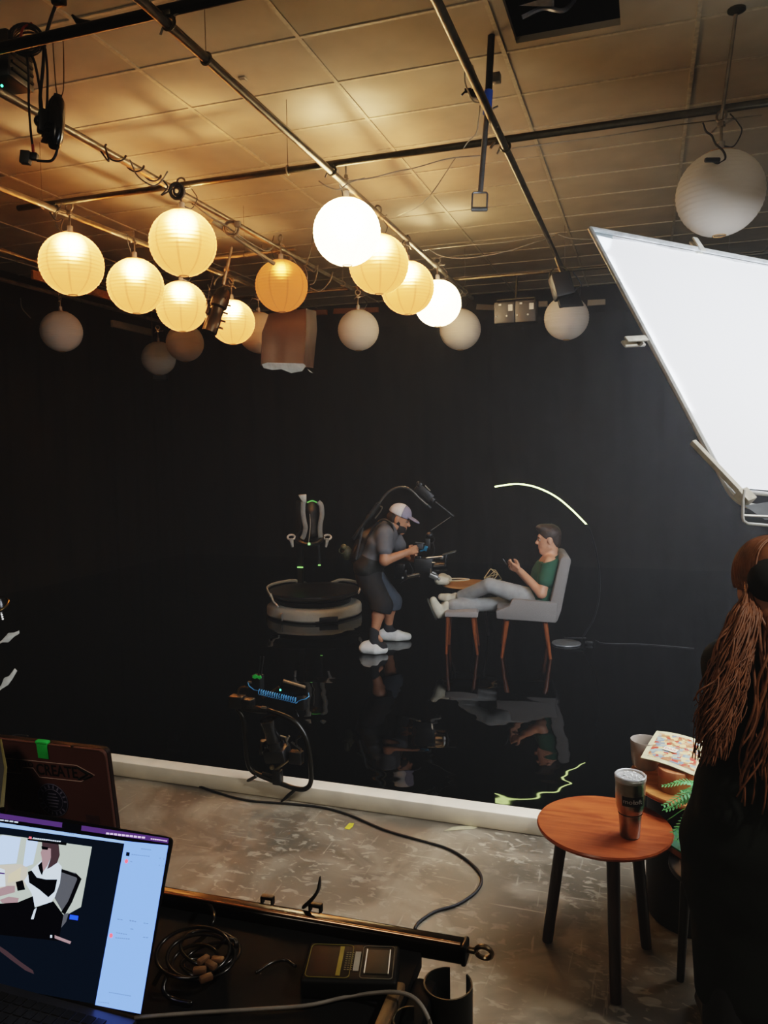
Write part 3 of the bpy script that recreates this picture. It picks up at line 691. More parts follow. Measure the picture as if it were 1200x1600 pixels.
# wires behind the amber lantern
D7 = lambda px, py, d=7.6: pd(px, py, d)
for lb, pts in (('tangle of cable hanging right of the amber lantern', [(432, 396), (455, 402), (466, 422), (474, 446), (478, 448), (480, 430), (476, 415), (490, 425), (497, 415), (492, 440), (484, 445)]),
                ('thin cable looping right of the brown softbox top', [(485, 450), (500, 455), (515, 440), (520, 425)]),
                ('thin cable rising from the softbox to the bright lantern row', [(478, 416), (486, 390), (491, 350)])):
    cord(lb, [D7(*p) for p in pts], .006, P('dark_cord2', '5b5344', .7))
# hanging ellipsoidal spotlight in front of the lit lantern
q = D7(340, 482, 7.3); ax = RW @ V(-.32, -1, .1); F = frame(z=ax, x=RW @ V(1, 0, 0), o=q); t = thing('spotlight', 'black ellipsoidal spotlight hanging in front of the lit lanterns', 'spotlight', q)
mb = MB(); mb.lathe([(0, -.20), (.04, -.20), (.065, -.17), (.08, -.10), (.08, -.02), (.062, .0), (.062, .10), (.07, .11), (.07, .24), (0, .24)], F, 20); mb.build('barrel', black_metal, t)
mb = MB()
for z in (-.06, .02, .10, .17): mb.box((.085, 0, z), (.05, .02, .014), F); 
mb.box((-.075, 0, .05), (.03, .06, .07), F, .006); mb.box((0, -.0, -.1), (.13, .14, .012), F); mb.build('shutter', black_metal, t)
mb = MB(); mb.torus(frame(z=RW @ V(0, 0, 1), x=RW @ V(1, 0, 0), o=D7(350, 446, 7.3)), .09, .007, 18, 6, 0, PI); mb.build('yoke', dark_steel, t)
mb = MB(); a = D7(362, 386, 7.3); mb.rod(a, D7(356, 415, 7.3), .012); mb.rod(D7(356, 412, 7.3), D7(349, 445, 7.3), .017); mb.box(D7(354, 420, 7.3), (.04, .04, .05), None, .006); mb.build('drop_rod', steel, t)
mb = MB(); mb.cable([D7(325, 445, 7.3), D7(333, 470, 7.3)], .004); mb.cable([D7(333, 432, 7.3), D7(322, 478, 7.3)], .004); mb.build('cord', rubber, t)
# brown softbox with silver lining
sb = P('softbox_nylon', '352a26', .5, var=.25, scale=8, bump=.4, spec=.4)
q = D7(451, 520, 8.0); t = thing('softbox', 'brown fabric softbox with a silver inside hanging below the amber lantern', 'softbox', q)
T_ = lambda px, py, d: pd(px, py, d)
top = [T_(421, 490, 7.8), T_(478, 482, 7.8), T_(494, 486, 8.3), T_(440, 492, 8.4)]
mid = [T_(410, 520, 7.7), T_(478, 516, 7.7), T_(496, 515, 8.3), T_(425, 522, 8.5)]
bot = [T_(408, 571, 7.65), T_(474, 573, 7.65), T_(490, 575, 8.3), T_(440, 571, 8.5)]
mb = MB(); rows_ = []
def loopring(A, n=8, w=.0):
    out = []
    for i in range(4):
        for k in range(n):
            p = A[i].lerp(A[(i + 1) % 4], k / n); c = sum(A, Vector()) / 4
            out.append(p + (p - c) * (-.05 * math.sin(k / n * PI) + w * math.sin(i * 5 + k * 1.7)))
    return out
R_ = [loopring(top), loopring(mid, 8, .02), [a.lerp(b, .5) for a, b in zip(loopring(mid, 8, .02), loopring(bot, 8, .03))], loopring(bot, 8, .02)]
vs = [p for r in R_ for p in r]; n_ = len(R_[0]); fs = [(i * n_ + k, i * n_ + (k + 1) % n_, (i + 1) * n_ + (k + 1) % n_, (i + 1) * n_ + k) for i in range(3) for k in range(n_)]
fs.append(tuple(range(n_)[::-1])); mb.mesh(vs, fs); mb.build('fabric_shell', sb, t, ang=60)
mb = MB()
for i in (0, 1): mb.tube([top[i], mid[i], bot[i]], .006, 6)
mb.build('seam', P('softbox_seam', '30221d', .7), t)
silver = P('silver_lining', 'c9d2d0', .3, .35, bump=.6, scale=20)
fr = [T_(409, 569, 7.6), T_(418, 566.5, 7.6), T_(474, 568, 7.6), T_(478, 572, 7.6), T_(472, 580, 7.63), T_(455, 583, 7.63), T_(440, 577, 7.63), T_(425, 578, 7.63), T_(412, 575, 7.63)]
MB().poly(fr).build('silver_lining', silver, t, label='crinkled silver lining'); MB().mesh([T_(480, 576, 7.66), T_(489, 583, 7.66), T_(484, 581, 7.66)], [(0, 1, 2)]).build('silver_lining', silver, t)
a_ = T_(452, 484, 8.0); MB().rod(a_, V(a_.x, a_.y, PZ + .03), .012).build('hanger', dark_steel, t)
MB().box(a_ + V(0, 0, .02), (.12, .12, .08), None, .015).build('speed_ring', black_metal, t)
# black fresnel spotlight near the screen
q = T_(880, 450, 7.6); t = thing('spotlight', 'black square-bodied spotlight hanging before an unlit lantern, left of the glowing screen', 'spotlight', q)
F = frame(z=RW @ V(.25, -1, .1), x=RW @ V(1, 0, 0), o=q)
mb = MB(); mb.box((-.01, 0, -.02), (.19, .16, .24), F, .02); mb.build('body', P('grey_black', '1a1918', .5), t)
mb = MB(); mb.prism([(-.10, -.11), (.10, -.11), (.13, .09), (-.09, .05)], .02, F @ frame(x=(1, 0, 0), z=(0, -1, 0), o=(.02, .0, .13)), .004); mb.box((.03, -.05, .12), (.2, .05, .1), F, .01); mb.build('barn_door', black_metal, t)
MB().box((.01, -.085, -.03), (.05, .004, .018), F @ Matrix.Rotation(.5, 4, 'Y')).build('label', P('white_label', 'd8d4c8', .6), t, label='small white label')
mb = MB(); a = T_(868, 402, 7.6); mb.torus(F @ Matrix.Translation((0, 0, -.12)) @ Matrix.Rotation(PI / 2, 4, 'X'), .1, .008, 16, 6, PI, 2 * PI); mb.rod(a, T_(876, 425, 7.6), .012); mb.build('yoke', dark_steel, t)
mb = MB(); mb.cable([T_(895, 425, 7.6), T_(908, 445, 7.6), T_(902, 465, 7.6), T_(893, 460, 7.6), T_(905, 448, 7.6)], .006); mb.build('cord', rubber, t)
# dimmer pack
q = pY(806, 489, 9.15); t = thing('dimmer_pack', 'grey double dimmer box with white labels hanging near the back wall', 'dimmer', q)
a_ = pY(775, 489, 9.15); b_ = pY(840, 489, 9.15); W_ = (b_ - a_).length; F = frame(x=(1, 0, 0), z=(0, 0, 1), o=q)
for sx_, k in ((-.25, 0), (.25, 1)):
    h = MB().box((sx_ * W_, 0, 0), (W_ * .49, .16, .24), F, .01).build('module', P('dimmer_grey', '171614', .55), t)
    mb = MB(); mb.box((sx_ * W_ + .07, -.083, .05), (.05, .004, .07), F); mb.box((sx_ * W_ - .05, -.083, .09), (.03, .004, .02), F); mb.ball(F @ V(sx_ * W_ + .03, -.085, -.04), .012); mb.ball(F @ V(sx_ * W_ - .09, -.085, -.04), .01); mb.build('label', P('white_label', 'd8d4c8', .6), h)
mb = MB(); mb.tube([F @ V(-.45 * W_, 0, .12), F @ V(-.45 * W_, 0, .16), F @ V(.45 * W_, 0, .16), F @ V(.45 * W_, 0, .12)], .008); mb.rod(F @ V(0, 0, .16), V(q.x, 9.25, TZ), .014); mb.build('hanger', dark_steel, t)
# painted boards along the top of the back and left walls
for lb, (x0, y0, x1, y1), c in (('pale board on the back wall, right of the unlit lantern by the dimmer', (745, 480, 775, 481), 'c9b79a'), ('pale torn strip on the back wall next to the black spotlight', (918, 474, 946, 472), 'c9b79a'), ('pale short strip on the back wall between dimmer and spotlight', (842, 476, 856, 475), 'c9b79a'),
                                ('orange-brown board on the back wall behind the lone unlit lantern', (522, 487, 592, 484), 'b0672f'), ('orange-brown board right of the brown softbox', (490, 489, 512, 488), 'a5602c')):
    a_ = pY(x0, y0, 12.5); b_ = pY(x1, y1, 12.5)
    tag(MB().prism([(-.5, -.5), (.5, -.5), (.5, .42), (-.48, .5)], .05, frame(x=b_ - a_, z=(0, -1, 0), o=(a_ + b_) / 2) @ Matrix.Diagonal(((b_ - a_).length, .085, 1, 1))).build('wall_board', wood('board_' + c, c, c, .7)), lb, 'board')
a_ = pX(50, 428, -6.6); b_ = pX(178, 466, -6.6); tag(MB().box((0, 0, 0), ((b_ - a_).length, .04, .1), frame(x=b_ - a_, z=(0, 0, 1), o=(a_ + b_) / 2), .004).build('plank', wood('plank_orange', 'a9683c', 'c08a58', .6)), 'orange wooden plank behind the two left lit lanterns', 'plank')
a_ = pX(175, 505, -7.0); b_ = pX(235, 520, -7.0); tag(MB().box((0, 0, 0), ((b_ - a_).length, .05, .1), frame(x=b_ - a_, z=(0, 0, 1), o=(a_ + b_) / 2), .004).build('duct_pipe', P('duct_grey', '6b6354', .6)), 'grey duct end on the left wall pipe before the corner', 'duct')
# vent grille box in the corner, below the dimmest lantern
q = pY(240, 585, 11.9); t = thing('wall_speaker', 'dark slatted box low in the corner under the dimmest lantern', 'box', q); F = frame(x=(1, .4, 0), z=(0, 0, 1), o=q)
MB().box((0, 0, 0), (.48, .2, .2), F, .01).build('case', P('dark_box', '2c2720', .6), t)
mb = MB()
for k in range(6): mb.box((0, -.105, -.075 + k * .03), (.44, .012, .014), F)
mb.build('slats', P('dark_box2', '423a2e', .6), t); MB().rod(F @ V(0, 0, .1), F @ V(0, 0, 1.6), .012).build('hanger', dark_steel, t)
# telescopic hanger with blue collar
DB = lambda px, py, d=4.75: pd(px, py, d)
t = thing('telescopic_hanger', 'black telescopic hanger with blue collar and square loop end', 'hanger', DB(750, 320))
MB().rod(DB(768, 52), DB(763, 150), .022, seg=16).build('upper_tube', P('tube_grey', '34363a', .4, .5), t)
MB().rod(DB(763.5, 142), DB(761, 178), .027, seg=16).build('blue_collar', P('blue_paint', '4a80ff', .4), t, label='blue collar')
MB().rod(DB(761, 174), DB(750.5, 300), .017, seg=14).build('lower_tube', P('tube_grey2', '8a8c90', .35, .7), t)
mb = MB(); mb.tube([DB(738.5, 303), DB(737, 329)], .006, 8); mb.tube([DB(761.5, 303), DB(760.5, 329)], .006, 8); mb.tube([DB(738.5, 303), DB(740, 301), DB(760, 301), DB(761.5, 303)], .006, 8); mb.build('loop', P('tube_grey2', '8a8c90', .35, .7), t)
MB().rod(DB(736.5, 327), DB(761, 327), .014).build('roller', P('roller_grey', '7a7a78', .4, .5), t, label='grey roller bar')
mb = MB(); mb.rod(DB(764, 49), DB(776, 50), .012); mb.ball(DB(773, 48), .016); mb.build('tip', steel, t)
mb = MB(); mb.box(DB(743, 147), (.07, .06, .05), None, .008); mb.rod(DB(726, 142), DB(736, 141), .014); mb.rod(DB(721, 149), DB(727, 143), .006); mb.build('clamp', black_metal, t)
mb = MB(); mb.box(DB(742, 149), (.065, .05, .025), None, .005); mb.rod(DB(742, 149), DB(762, 152), .016); mb.build('clamp_pad', P('blue_paint', '4a80ff', .4), t, label='blue clamp pad')
mb = MB(); mb.rod(DB(770, 170), DB(778, 166), .006); mb.rod(DB(772, 180), DB(778, 200), .006); mb.rod(DB(766, 232), DB(773, 222), .008); mb.build('t_handle', steel, t)
MB().box(DB(776, 122, 4.9), (.05, .05, .06), None, .006).build('bracket', P('bracket_holes', '8b8676', .5, .4), t)
cord('white rope tied around the blue-collared hanger clamp', [DB(726, 112, 4.7), DB(727, 130, 4.7), DB(738, 156, 4.7), DB(748, 160, 4.7), DB(750, 150, 4.7), DB(745, 125, 4.7), DB(738, 102, 4.7)], .005, P('white_rope', 'c8bda2', .8))
cord('white cord sagging from the hanger to the cross pipe', [DB(750, 165), DB(748, 185), DB(744, 208), DB(731, 222), DB(724, 232)], .004, P('white_rope', 'c8bda2', .8))
cord('long thin cord sagging from the cross pipe to the bright lanterns', [pd(712, 246, 5.2), pd(690, 280, 5.4), pd(672, 305, 5.5), pd(650, 325, 5.7), pd(622, 337, 5.9)], .004, P('grey_cord', '8e8674', .6))
for k, (lb, pts, d) in enumerate((('upper pale cable sagging between bright lanterns and dark pipe', [(650, 392), (720, 384), (790, 378), (850, 368), (868, 366)], 8.2), ('lower pale cable sagging between bright lanterns and dark pipe', [(668, 388), (690, 400), (730, 403), (790, 393), (850, 374), (866, 370)], 8.0),
                                ('pale cable from the dark pipe toward the glowing screen', [(872, 366), (890, 372), (930, 374), (1000, 370)], 8.0), ('thin cable hanging along the right half of the cross pipe', [(800, 232), (860, 224), (940, 214), (1010, 203), (1060, 195), (1190, 180)], 4.9),
                                ('thin cable under the cross pipe by the brightest lantern', [(540, 283), (580, 278), (620, 268), (650, 262), (700, 248), (752, 243)], 5.2), ('white cable strands tied on the pipe over the brightest lantern', [(498, 283), (512, 292), (530, 296), (545, 286), (570, 278)], 5.4))):
    cord(lb, [pd(x, y, d) for x, y in pts], .005 if d > 6 else .004, P('pale_cord', 'a89d86', .6))
cord('grey cable hanging on the far left pipe', [pd(32, 466, 9.3), pd(35, 482, 9.3), pd(48, 497, 9.3)], .008, P('dark_cord2', '5b5344', .7))
cord('looped cable at the first left lantern clamp', [pd(78, 331, 6.1), pd(88, 345, 6.1), pd(98, 342, 6.1), pd(95, 355, 6.1), pd(97, 362, 6.1)], .006, P('dark_cord2', '5b5344', .7))
cord('black cable loop at the right lantern top', [pd(1098, 192, 4.55), pd(1103, 205, 4.55), pd(1112, 212, 4.55), pd(1118, 225, 4.5), pd(1130, 236, 4.45), pd(1133, 248, 4.45), pd(1122, 255, 4.45), pd(1106, 248, 4.45)], .006)
t = thing('inline_switch', 'black inline switch lying on top of the right lantern', 'switch', pd(1113, 250, 4.42)); MB().box((0, 0, 0), (.085, .03, .025), frame(x=RW @ V(1, -.35, 0), z=RW @ V(0, 1, .3), o=pd(1113, 250, 4.40)), .008).build('case', black_plastic, t)
# ------------------------------------------------------------------ the seated man, his chair, the lamp
RS = math.radians(189.8)
FS = Matrix.Translation((-1.04, 7.17, WZ)) @ Matrix.Rotation(RS, 4, 'Z')
def S(px, py, y): return lp(FS, px, py, y)
def at0(F, x, y): return F @ Vector((x, y, 0))
fab = P('grey_upholstery', '77726e', .9, var=.12, scale=160, bump=.15)
fab2 = P('ottoman_fabric', '8d8580', .9, var=.12, scale=160, bump=.15)
walnut = wood('walnut', '5a2c12', '8a4a20', .35, (30, 30, 3))
def legs4(t, F, specs, r0, r1, mat):
    for (a, b) in specs: MB().tube([F @ Vector(a), F @ Vector(b)], [r0, r1], 12).build('leg', mat, t)
def sideprism(F, pix, yref, y0, y1, bev):
    pl = [S(px, py, yref) for px, py in pix]
    M = F @ Matrix(((1, 0, 0, 0), (0, 0, -1, 0), (0, 1, 0, 0), (0, 0, 0, 1)))          # prism x,y -> local x,z ; depth -> -y
    return MB().prism([(p.x, p.z) for p in pl], y1 - y0, M, bev, z0=-y1)
c = S(822, 1024, .0)
t = thing('armchair', 'grey upholstered armchair with walnut legs under the seated man', 'chair', at0(FS, c.x, 0), RS)
ARM = [(775.6, 967), (774.6, 954), (795, 947.5), (800.6, 936), (859, 941), (871, 941), (869.4, 973.5)]
BACK = [(858, 950), (875.5, 874), (881, 869), (890, 871), (893, 876), (885.5, 914), (877, 956), (870.5, 973), (858, 973)]
SEAT = [(777, 968), (776, 951), (860, 956), (860, 972)]
sideprism(FS, ARM, .31, .25, .32, .014).build('arm', fab, t); sideprism(FS, ARM, .31, -.32, -.25, .014).build('arm', fab, t)
sideprism(FS, BACK, .31, -.30, .30, .022).build('backrest', fab, t); sideprism(FS, SEAT, .31, -.245, .245, .02).build('seat', fab, t)
for yy in (.24, -.24):
    for (tx, ty, bx, by) in ((792, 970, 784, 1024), (851.7, 972, 860, 1025)):
        a = S(tx, ty, .25); b = S(bx, by, .25); MB().tube([FS @ V(a.x, yy, a.z), FS @ V(b.x, yy * 1.1, 0)], [.024, .013], 12).build('leg', walnut, t)
c = S(721, 1022, .0)
t = thing('ottoman', 'small grey ottoman on walnut legs under the crossed feet', 'ottoman', at0(FS, c.x, 0), RS)
sideprism(FS, [(694.6, 964), (694.6, 958), (697, 956.5), (744, 955.5), (747, 958), (746.5, 965.5)], .2, -.2, .2, .014).build('cushion', fab2, t)
for yy in (.16, -.16):
    for (tx, ty, bx, by) in ((699.6, 963, 697.5, 1022.5), (738, 963, 746, 1022)):
        a = S(tx, ty, .18); b = S(bx, by, .18); MB().tube([FS @ V(a.x, yy, a.z), FS @ V(b.x, yy * 1.12, 0)], [.02, .011], 12).build('leg', walnut, t)
# --- seated man
skin = P('skin', 'c08a6c', .5, var=.06, scale=40); skin2 = P('skin_tan', 'b07a5a', .5, var=.06, scale=40)
man = thing('person', 'seated man in a green t-shirt and light grey trousers, feet up on the ottoman', 'person', at0(FS, S(845, 935, 0).x, 0), RS)
J = lambda px, py, y: tuple(S(px, py, y))
pel, wai, che, uch, nek = J(845, 936, 0), J(848, 917, 0), J(854, 897, 0), J(859, 882, 0), J(861, 868, 0)
shN, shF = J(860, 880, .185), J(860, 880, -.185); elN, wrN, haN = J(846, 927, .25), J(813, 892, .12), J(790, 878, .03)
elF, wrF, haF = J(842, 924, -.25), J(808, 890, -.10), J(788, 877, -.015)
hpN, knN, anN = J(838, 938, .09), J(765, 914.5, .10), J(717, 934, -.07); hpF, knF, anF = J(838, 940, -.09), J(782, 944, -.06), J(700, 946, .05)
fl = (1, .6, 1)
H = headframe(S(857, 843, 0), (1, 0, -.06), (.06, 0, 1))
def torso(g): return [(cone(pel, wai, .108 + g, .105 + g, fl), .04), (cone(wai, che, .105 + g, .112 + g, fl), .05), (cone(che, uch, .112 + g, .09 + g, fl), .05), (cone(uch, nek, .085 + g, .05 + g * .5), .05),
                       (cone(shN, uch, .058 + g, .07 + g), .05), (cone(shF, uch, .058 + g, .07 + g), .05)]
b = Field(.0075)
for p, k in torso(0): b.add(p, k)
b.add(cone(nek, tuple(H @ V(-.035, 0, -.06)), .052, .05), .02)
for p, k in head_prims(H): b.add(p, k)
for sh, el, wr in ((shN, elN, wrN), (shF, elF, wrF)): b.add(cone(sh, el, .053, .043), .03); b.add(cone(el, wr, .045, .028), .02)
for hp, kn, an in ((hpN, knN, anN), (hpF, knF, anF)): b.add(cone(hp, kn, .08, .055), .04); b.add(cone(kn, an, .055, .036), .02)
mb = MB(); b.run(mb, FS)
h = Field(.0045)
for wr, ha, el, n_ in ((wrN, haN, elN, (-.35, -.75, .45)), (wrF, haF, elF, (-.35, .75, .45))):
    h.add(cone(Vector(wr).lerp(Vector(el), .2), wr, .030, .026), .01); h.adds(hand(wr, Vector(ha) - Vector(wr), n_, (.2, 0, 1), .42), .006)
h.run(mb, FS); mb.build('body', skin, man, ang=180)
eyes(H, FS, man)
f = Field(.0075)
for p, k in torso(.014): f.add(p, k)
for sh, el in ((shN, elN), (shF, elF)): f.add(cone(sh, Vector(sh).lerp(Vector(el), .58), .072, .068), .03)
f.add(cone(pel, wai, .122, .12, fl), .03); f.cut(pel, Vector(pel) - Vector(wai)); f.cut(Vector(nek) + V(.0, 0, -.012), (.35, 0, 1))
f.run(MB_ := MB(), FS); MB_.build('t_shirt', P('green_shirt', '1f4a35', .85, var=.12, scale=14, bump=.25), man, ang=180)
f = Field(.0075)
f.add(cone(pel, wai, .115, .112, fl), .03).cut(Vector(pel).lerp(Vector(wai), .35), Vector(wai) - Vector(pel))
for hp, kn, an in ((hpN, knN, anN), (hpF, knF, anF)): f.add(cone(hp, kn, .10, .068), .04); f.add(cone(kn, Vector(kn).lerp(Vector(an), .9), .068, .060), .015)
f.run(MB_ := MB(), FS); MB_.build('trousers', P('grey_trousers', '8f8f8c', .85, var=.14, scale=16, bump=.5), man, ang=180)
hr = Field(.006); T = lambda x, y, z: tuple(H @ V(x, y, z))
hr.add(ell(T(-.016, 0, .045), (.103, .081, .099), H)).add(ell(T(.055, 0, .112), (.055, .062, .034), H), .03).add(ell(T(-.068, 0, -.015), (.042, .062, .068), H), .02)
hr.cut(T(.088, 0, .068), (H.to_3x3() @ V(.125, 0, -.13)))
for sg in (1, -1): hr.sub(ell(T(-.006, .085 * sg, -.015), (.03, .03, .042), H))
hr.run(MB_ := MB(), FS); MB_.build('hair', P('brown_hair', '2c1d12', .6, var=.3, scale=60, bump=.4), man, ang=180)
def shoe(fld, heel, toe, ank, up, r=.043):
    heel, toe, ank = Vector(heel), Vector(toe), Vector(ank); up = Vector(up).normalized(); m = heel.lerp(toe, .55)
    fld.add(cone(heel, m, r * .92, r), .02).add(cone(m, toe, r, r * .8), .02).add(cone(heel + up * .03, ank, r * .95, r * .95), .03)
cream = P('cream_shoe', 'c9c3ae', .6, var=.1, scale=20); sole_m = P('cream_sole', 'a89f84', .6); dark_sole = P('dark_sole', '3d3c36', .7)
def shoe_part(F, heel, toe, ank, up, mat, smat, par, r=.043):
    f = Field(.006); shoe(f, heel, toe, ank, up, r); m = MB(); f.run(m, F); o = m.build('shoe', mat, par, ang=180)
    heel, toe, up = Vector(heel), Vector(toe), Vector(up).normalized(); f = Field(.006); u_ = up * (-r * .8)
    f.add(cone(heel + u_, heel.lerp(toe, .6) + u_, r * .95, r * 1.05)).add(cone(heel.lerp(toe, .6) + u_, toe + u_, r * 1.05, r * .85)).cut(heel + u_ * 1.0, up)
    f.cut(heel + u_ * 1.45, -up)
    m = MB(); f.run(m, F); m.build('sole', smat, o, ang=180); return o
shoe_part(FS, J(686, 960, .06), J(677, 938, .085), J(698, 946, .05), (-.9, 0, .35), cream, dark_sole, man)
shoe_part(FS, J(713, 937, -.09), J(690, 933, -.11), J(719, 933, -.075), (.1, .25, .9), cream, sole_m, man)
t = thing('smartphone', 'dark phone held up in the seated man\'s hands', 'phone', FS @ S(789, 877, .005))
MB().box((0, 0, 0), (.075, .145, .009), FS @ frame(x=(.5, 0, .85), y=(0, 1, 0), o=S(789, 876.5, .01)), .003).build('case', black_gloss, t)
# --- table behind the legs with headset and wire ornament
c = S(734, 912, -.72)
t = thing('side_table', 'round light-wood side table behind the seated man\'s knees', 'table', at0(FS, c.x, -.72))
M_ = Matrix.Translation(FS @ V(c.x, -.72, c.z)); MB().lathe([(0, -.022), (.27, -.022), (.285, -.01), (.28, 0), (0, 0)], M_, 40).build('tabletop', wood('oak', 'a4713f', 'c99660', .4), t)
for k in range(3):
    a = k * 2.1 + .4; MB().tube([FS @ V(c.x + .16 * math.cos(a), -.72 + .16 * math.sin(a), c.z - .02), FS @ V(c.x + .24 * math.cos(a), -.72 + .24 * math.sin(a), 0)], [.018, .012], 10).build('leg', P('dark_leg', '2a1a10', .4), t)
zt = c.z; h0 = S(692, 906, -.66)
t = thing('vr_headset', 'white head-worn goggles with a strap lying on the side table', 'headset', FS @ V(h0.x, -.66, zt))
FH = FS @ Matrix.Translation((h0.x, -.66, zt)) @ Matrix.Rotation(-.15, 4, 'Z')
ivory = P('ivory_plastic', 'd6cfb8', .35, var=.05)
f = Field(.006); f.add(cone((.02, -.075, .055), (.02, .075, .055), .05, .05)).add(cone((-.04, -.05, .045), (-.04, .05, .045), .042, .042), .04)
f.run(MB_ := MB(), FH); MB_.build('visor', ivory, t, ang=180)
MB().box((.035, 0, .02), (.05, .10, .04), FH, .01).build('eye_cup', P('dark_foam', '2b2a28', .8), t)
MB().tube(smoothpath([FH @ V(-.05, -.06, .05), FH @ V(-.16, -.075, .055), FH @ V(-.25, -.03, .06), FH @ V(-.25, .03, .06), FH @ V(-.16, .075, .055), FH @ V(-.05, .06, .05)], 5), .018, 8, flat=.35, up=(0, 0, 1)).build('strap', ivory, t)
h0 = S(772, 905, -.72)
t = thing('wire_ornament', 'pale geometric wire ornament on the side table', 'ornament', FS @ V(h0.x, -.72, zt))
FO = FS @ Matrix.Translation((h0.x, -.72, zt)) @ Matrix.Scale(1.3, 4) @ Matrix.Rotation(.5, 4, 'Z') @ Matrix.Rotation(.25, 4, 'Y'); phi = .062
vv = [V(0, 0, .125), V(.07, 0, .075), V(-.02, .068, .085), V(-.058, -.04, .09), V(.04, -.06, .04), V(.05, .05, .03), V(-.06, .03, .025), V(-.01, -.055, .012), V(0, .02, .006)]
mb = MB()
for i, j in ((0, 1), (0, 2), (0, 3), (1, 2), (2, 3), (3, 4), (4, 1), (1, 5), (5, 2), (2, 6), (6, 3), (3, 7), (7, 4), (4, 5), (5, 6), (6, 7), (7, 8), (5, 8), (6, 8), (4, 8)): mb.rod(FO @ vv[i], FO @ vv[j], .0045, seg=6)
mb.build('wire', P('pale_brass', 'c9bd92', .4, .3), t)
# --- arc floor lamp
yL = -.31; A_ = lambda px, py: FS @ S(px, py, yL)
t = thing('arc_lamp', 'tall black arc floor lamp with glowing curved tube beside the armchair', 'lamp', FS @ V(S(885, 1003, yL).x, yL, 0))
MB().lathe([(0, 0), (.135, 0), (.14, .006), (.135, .016), (0, .018)], Matrix.Translation(FS @ V(S(885, 1003, yL).x, yL, 0)), 40).build('base', P('lamp_base_grey', '7d7f80', .4, .3), t, label='grey round base')
MB().tube(smoothpath([A_(773, 760.5), A_(800, 756.6), A_(822, 757.5), A_(845, 764), A_(870, 777), A_(893, 796), A_(917, 820)], 8), .0065, 8).build('light_tube', E('led_tube', 'e6ffa0', 4.5), t, label='glowing pale green-white tube')
MB().tube(smoothpath([A_(916, 819), A_(923, 832), A_(932, 865), A_(937, 905), A_(935, 940), A_(927, 968), A_(917, 985), A_(908, 1000)], 8), [.008] * 57, 8).build('pole', P('lamp_pole', '1e1f21', .3, .5), t)
MB().box((0, 0, .026), (.20, .03, .012), Matrix.Translation(A_(899, 1001)) @ Matrix.Rotation(.2, 4, 'Z'), .004).build('foot_bar', black_metal, t)
a = FS @ V(S(912, 997, yL).x, yL - .05, .0); tag(MB().box((0, 0, .016), (.075, .05, .032), Matrix.Translation(FS @ V(S(921, 999, yL).x, yL - .02, 0)), .008).build('foot_switch', black_plastic), 'small black foot switch on the water by the lamp base', 'switch')
w0 = [pz(930, 1000, WZ + .006), pz(945, 1005, WZ + .006), pz(1000, 1006, WZ + .006), pz(1040, 1009, WZ + .006), pz(1085, 1013, WZ + .006)]
cord('pale power cable running right from the lamp across the water', w0, .003, P('pale_cord2', '4c4d4e', .6))
# ------------------------------------------------------------------ cameraman
RC = math.radians(9.8); FC = Matrix.Translation((-2.40, 6.97, WZ)) @ Matrix.Rotation(RC, 4, 'Z')
K = lambda px, py, y: tuple(lp(FC, px, py, y))
cm = thing('person', 'bent standing cameraman in a grey t-shirt, white cap and black shorts', 'person', FC @ V(0, 0, 0), RC)
pel, wai, che, uch, nek = K(577, 897, 0), K(583, 872, 0), K(594, 848, 0), K(604, 831, 0), K(615, 820, 0)
shN, shF = K(601, 835, -.19), K(612, 832, .19); elN, wrN, haN = K(601, 876, -.25), K(639, 862, -.13), K(655, 856, -.04)
elF, wrF, haF = K(632, 868, .25), K(641, 873, .11), K(654, 871, .03)
hpN, knN, anN = K(576, 903, -.10), K(597, 946, -.21), K(585, 990, -.25); hpF, knF, anF = K(583, 903, .10), K(612, 940, .23), K(607, 979, .27)
H = headframe(Vector(K(624, 811, 0)), (.94, -.08, -.34), (.34, 0, .94))
def torso(g): return [(cone(pel, wai, .11 + g, .10 + g, fl), .04), (cone(wai, che, .10 + g, .115 + g, fl), .05), (cone(che, uch, .115 + g, .09 + g, fl), .05), (cone(uch, nek, .08 + g, .05 + g * .5), .05),
                       (cone(shN, uch, .06 + g, .07 + g), .05), (cone(shF, uch, .06 + g, .07 + g), .05)]
b = Field(.0075)
for p, k in torso(0): b.add(p, k)
b.add(cone(nek, tuple(H @ V(-.025, 0, -.06)), .06, .054), .03)
for p, k in head_prims(H): b.add(p, k)
for sh, el, wr in ((shN, elN, wrN), (shF, elF, wrF)): b.add(cone(sh, el, .056, .047), .03); b.add(cone(el, wr, .049, .03), .02)
for hp, kn, an in ((hpN, knN, anN), (hpF, knF, anF)):
    b.add(cone(hp, kn, .085, .06), .04); mid = Vector(kn).lerp(Vector(an), .35) - V(.012, 0, 0); b.add(cone(kn, mid, .056, .058), .02); b.add(cone(mid, an, .056, .037), .02); b.add(cone(an, Vector(an) + V(.06, 0, -.06), .03, .022), .02)
mb = MB(); b.run(mb, FC)
h = Field(.0045)
for wr, ha, el, n_ in ((wrN, haN, elN, (.1, .9, -.1)), (wrF, haF, elF, (.1, -.9, .2))):
    h.add(cone(Vector(wr).lerp(Vector(el), .2), wr, .033, .028), .01); h.adds(hand(wr, Vector(ha) - Vector(wr), n_, (0, 0, 1), .7), .006)
h.run(mb, FC); mb.build('body', skin2, cm, ang=180); eyes(H, FC, cm)
f = Field(.0075)
for p, k in torso(.014): f.add(p, k)
for sh, el in ((shN, elN), (shF, elF)): f.add(cone(sh, Vector(sh).lerp(Vector(el), .56), .078, .072), .03)
f.cut(Vector(pel).lerp(Vector(wai), -.15), Vector(pel) - Vector(wai)); f.cut(Vector(nek) + V(.012, 0, .02), (.6, 0, .8))
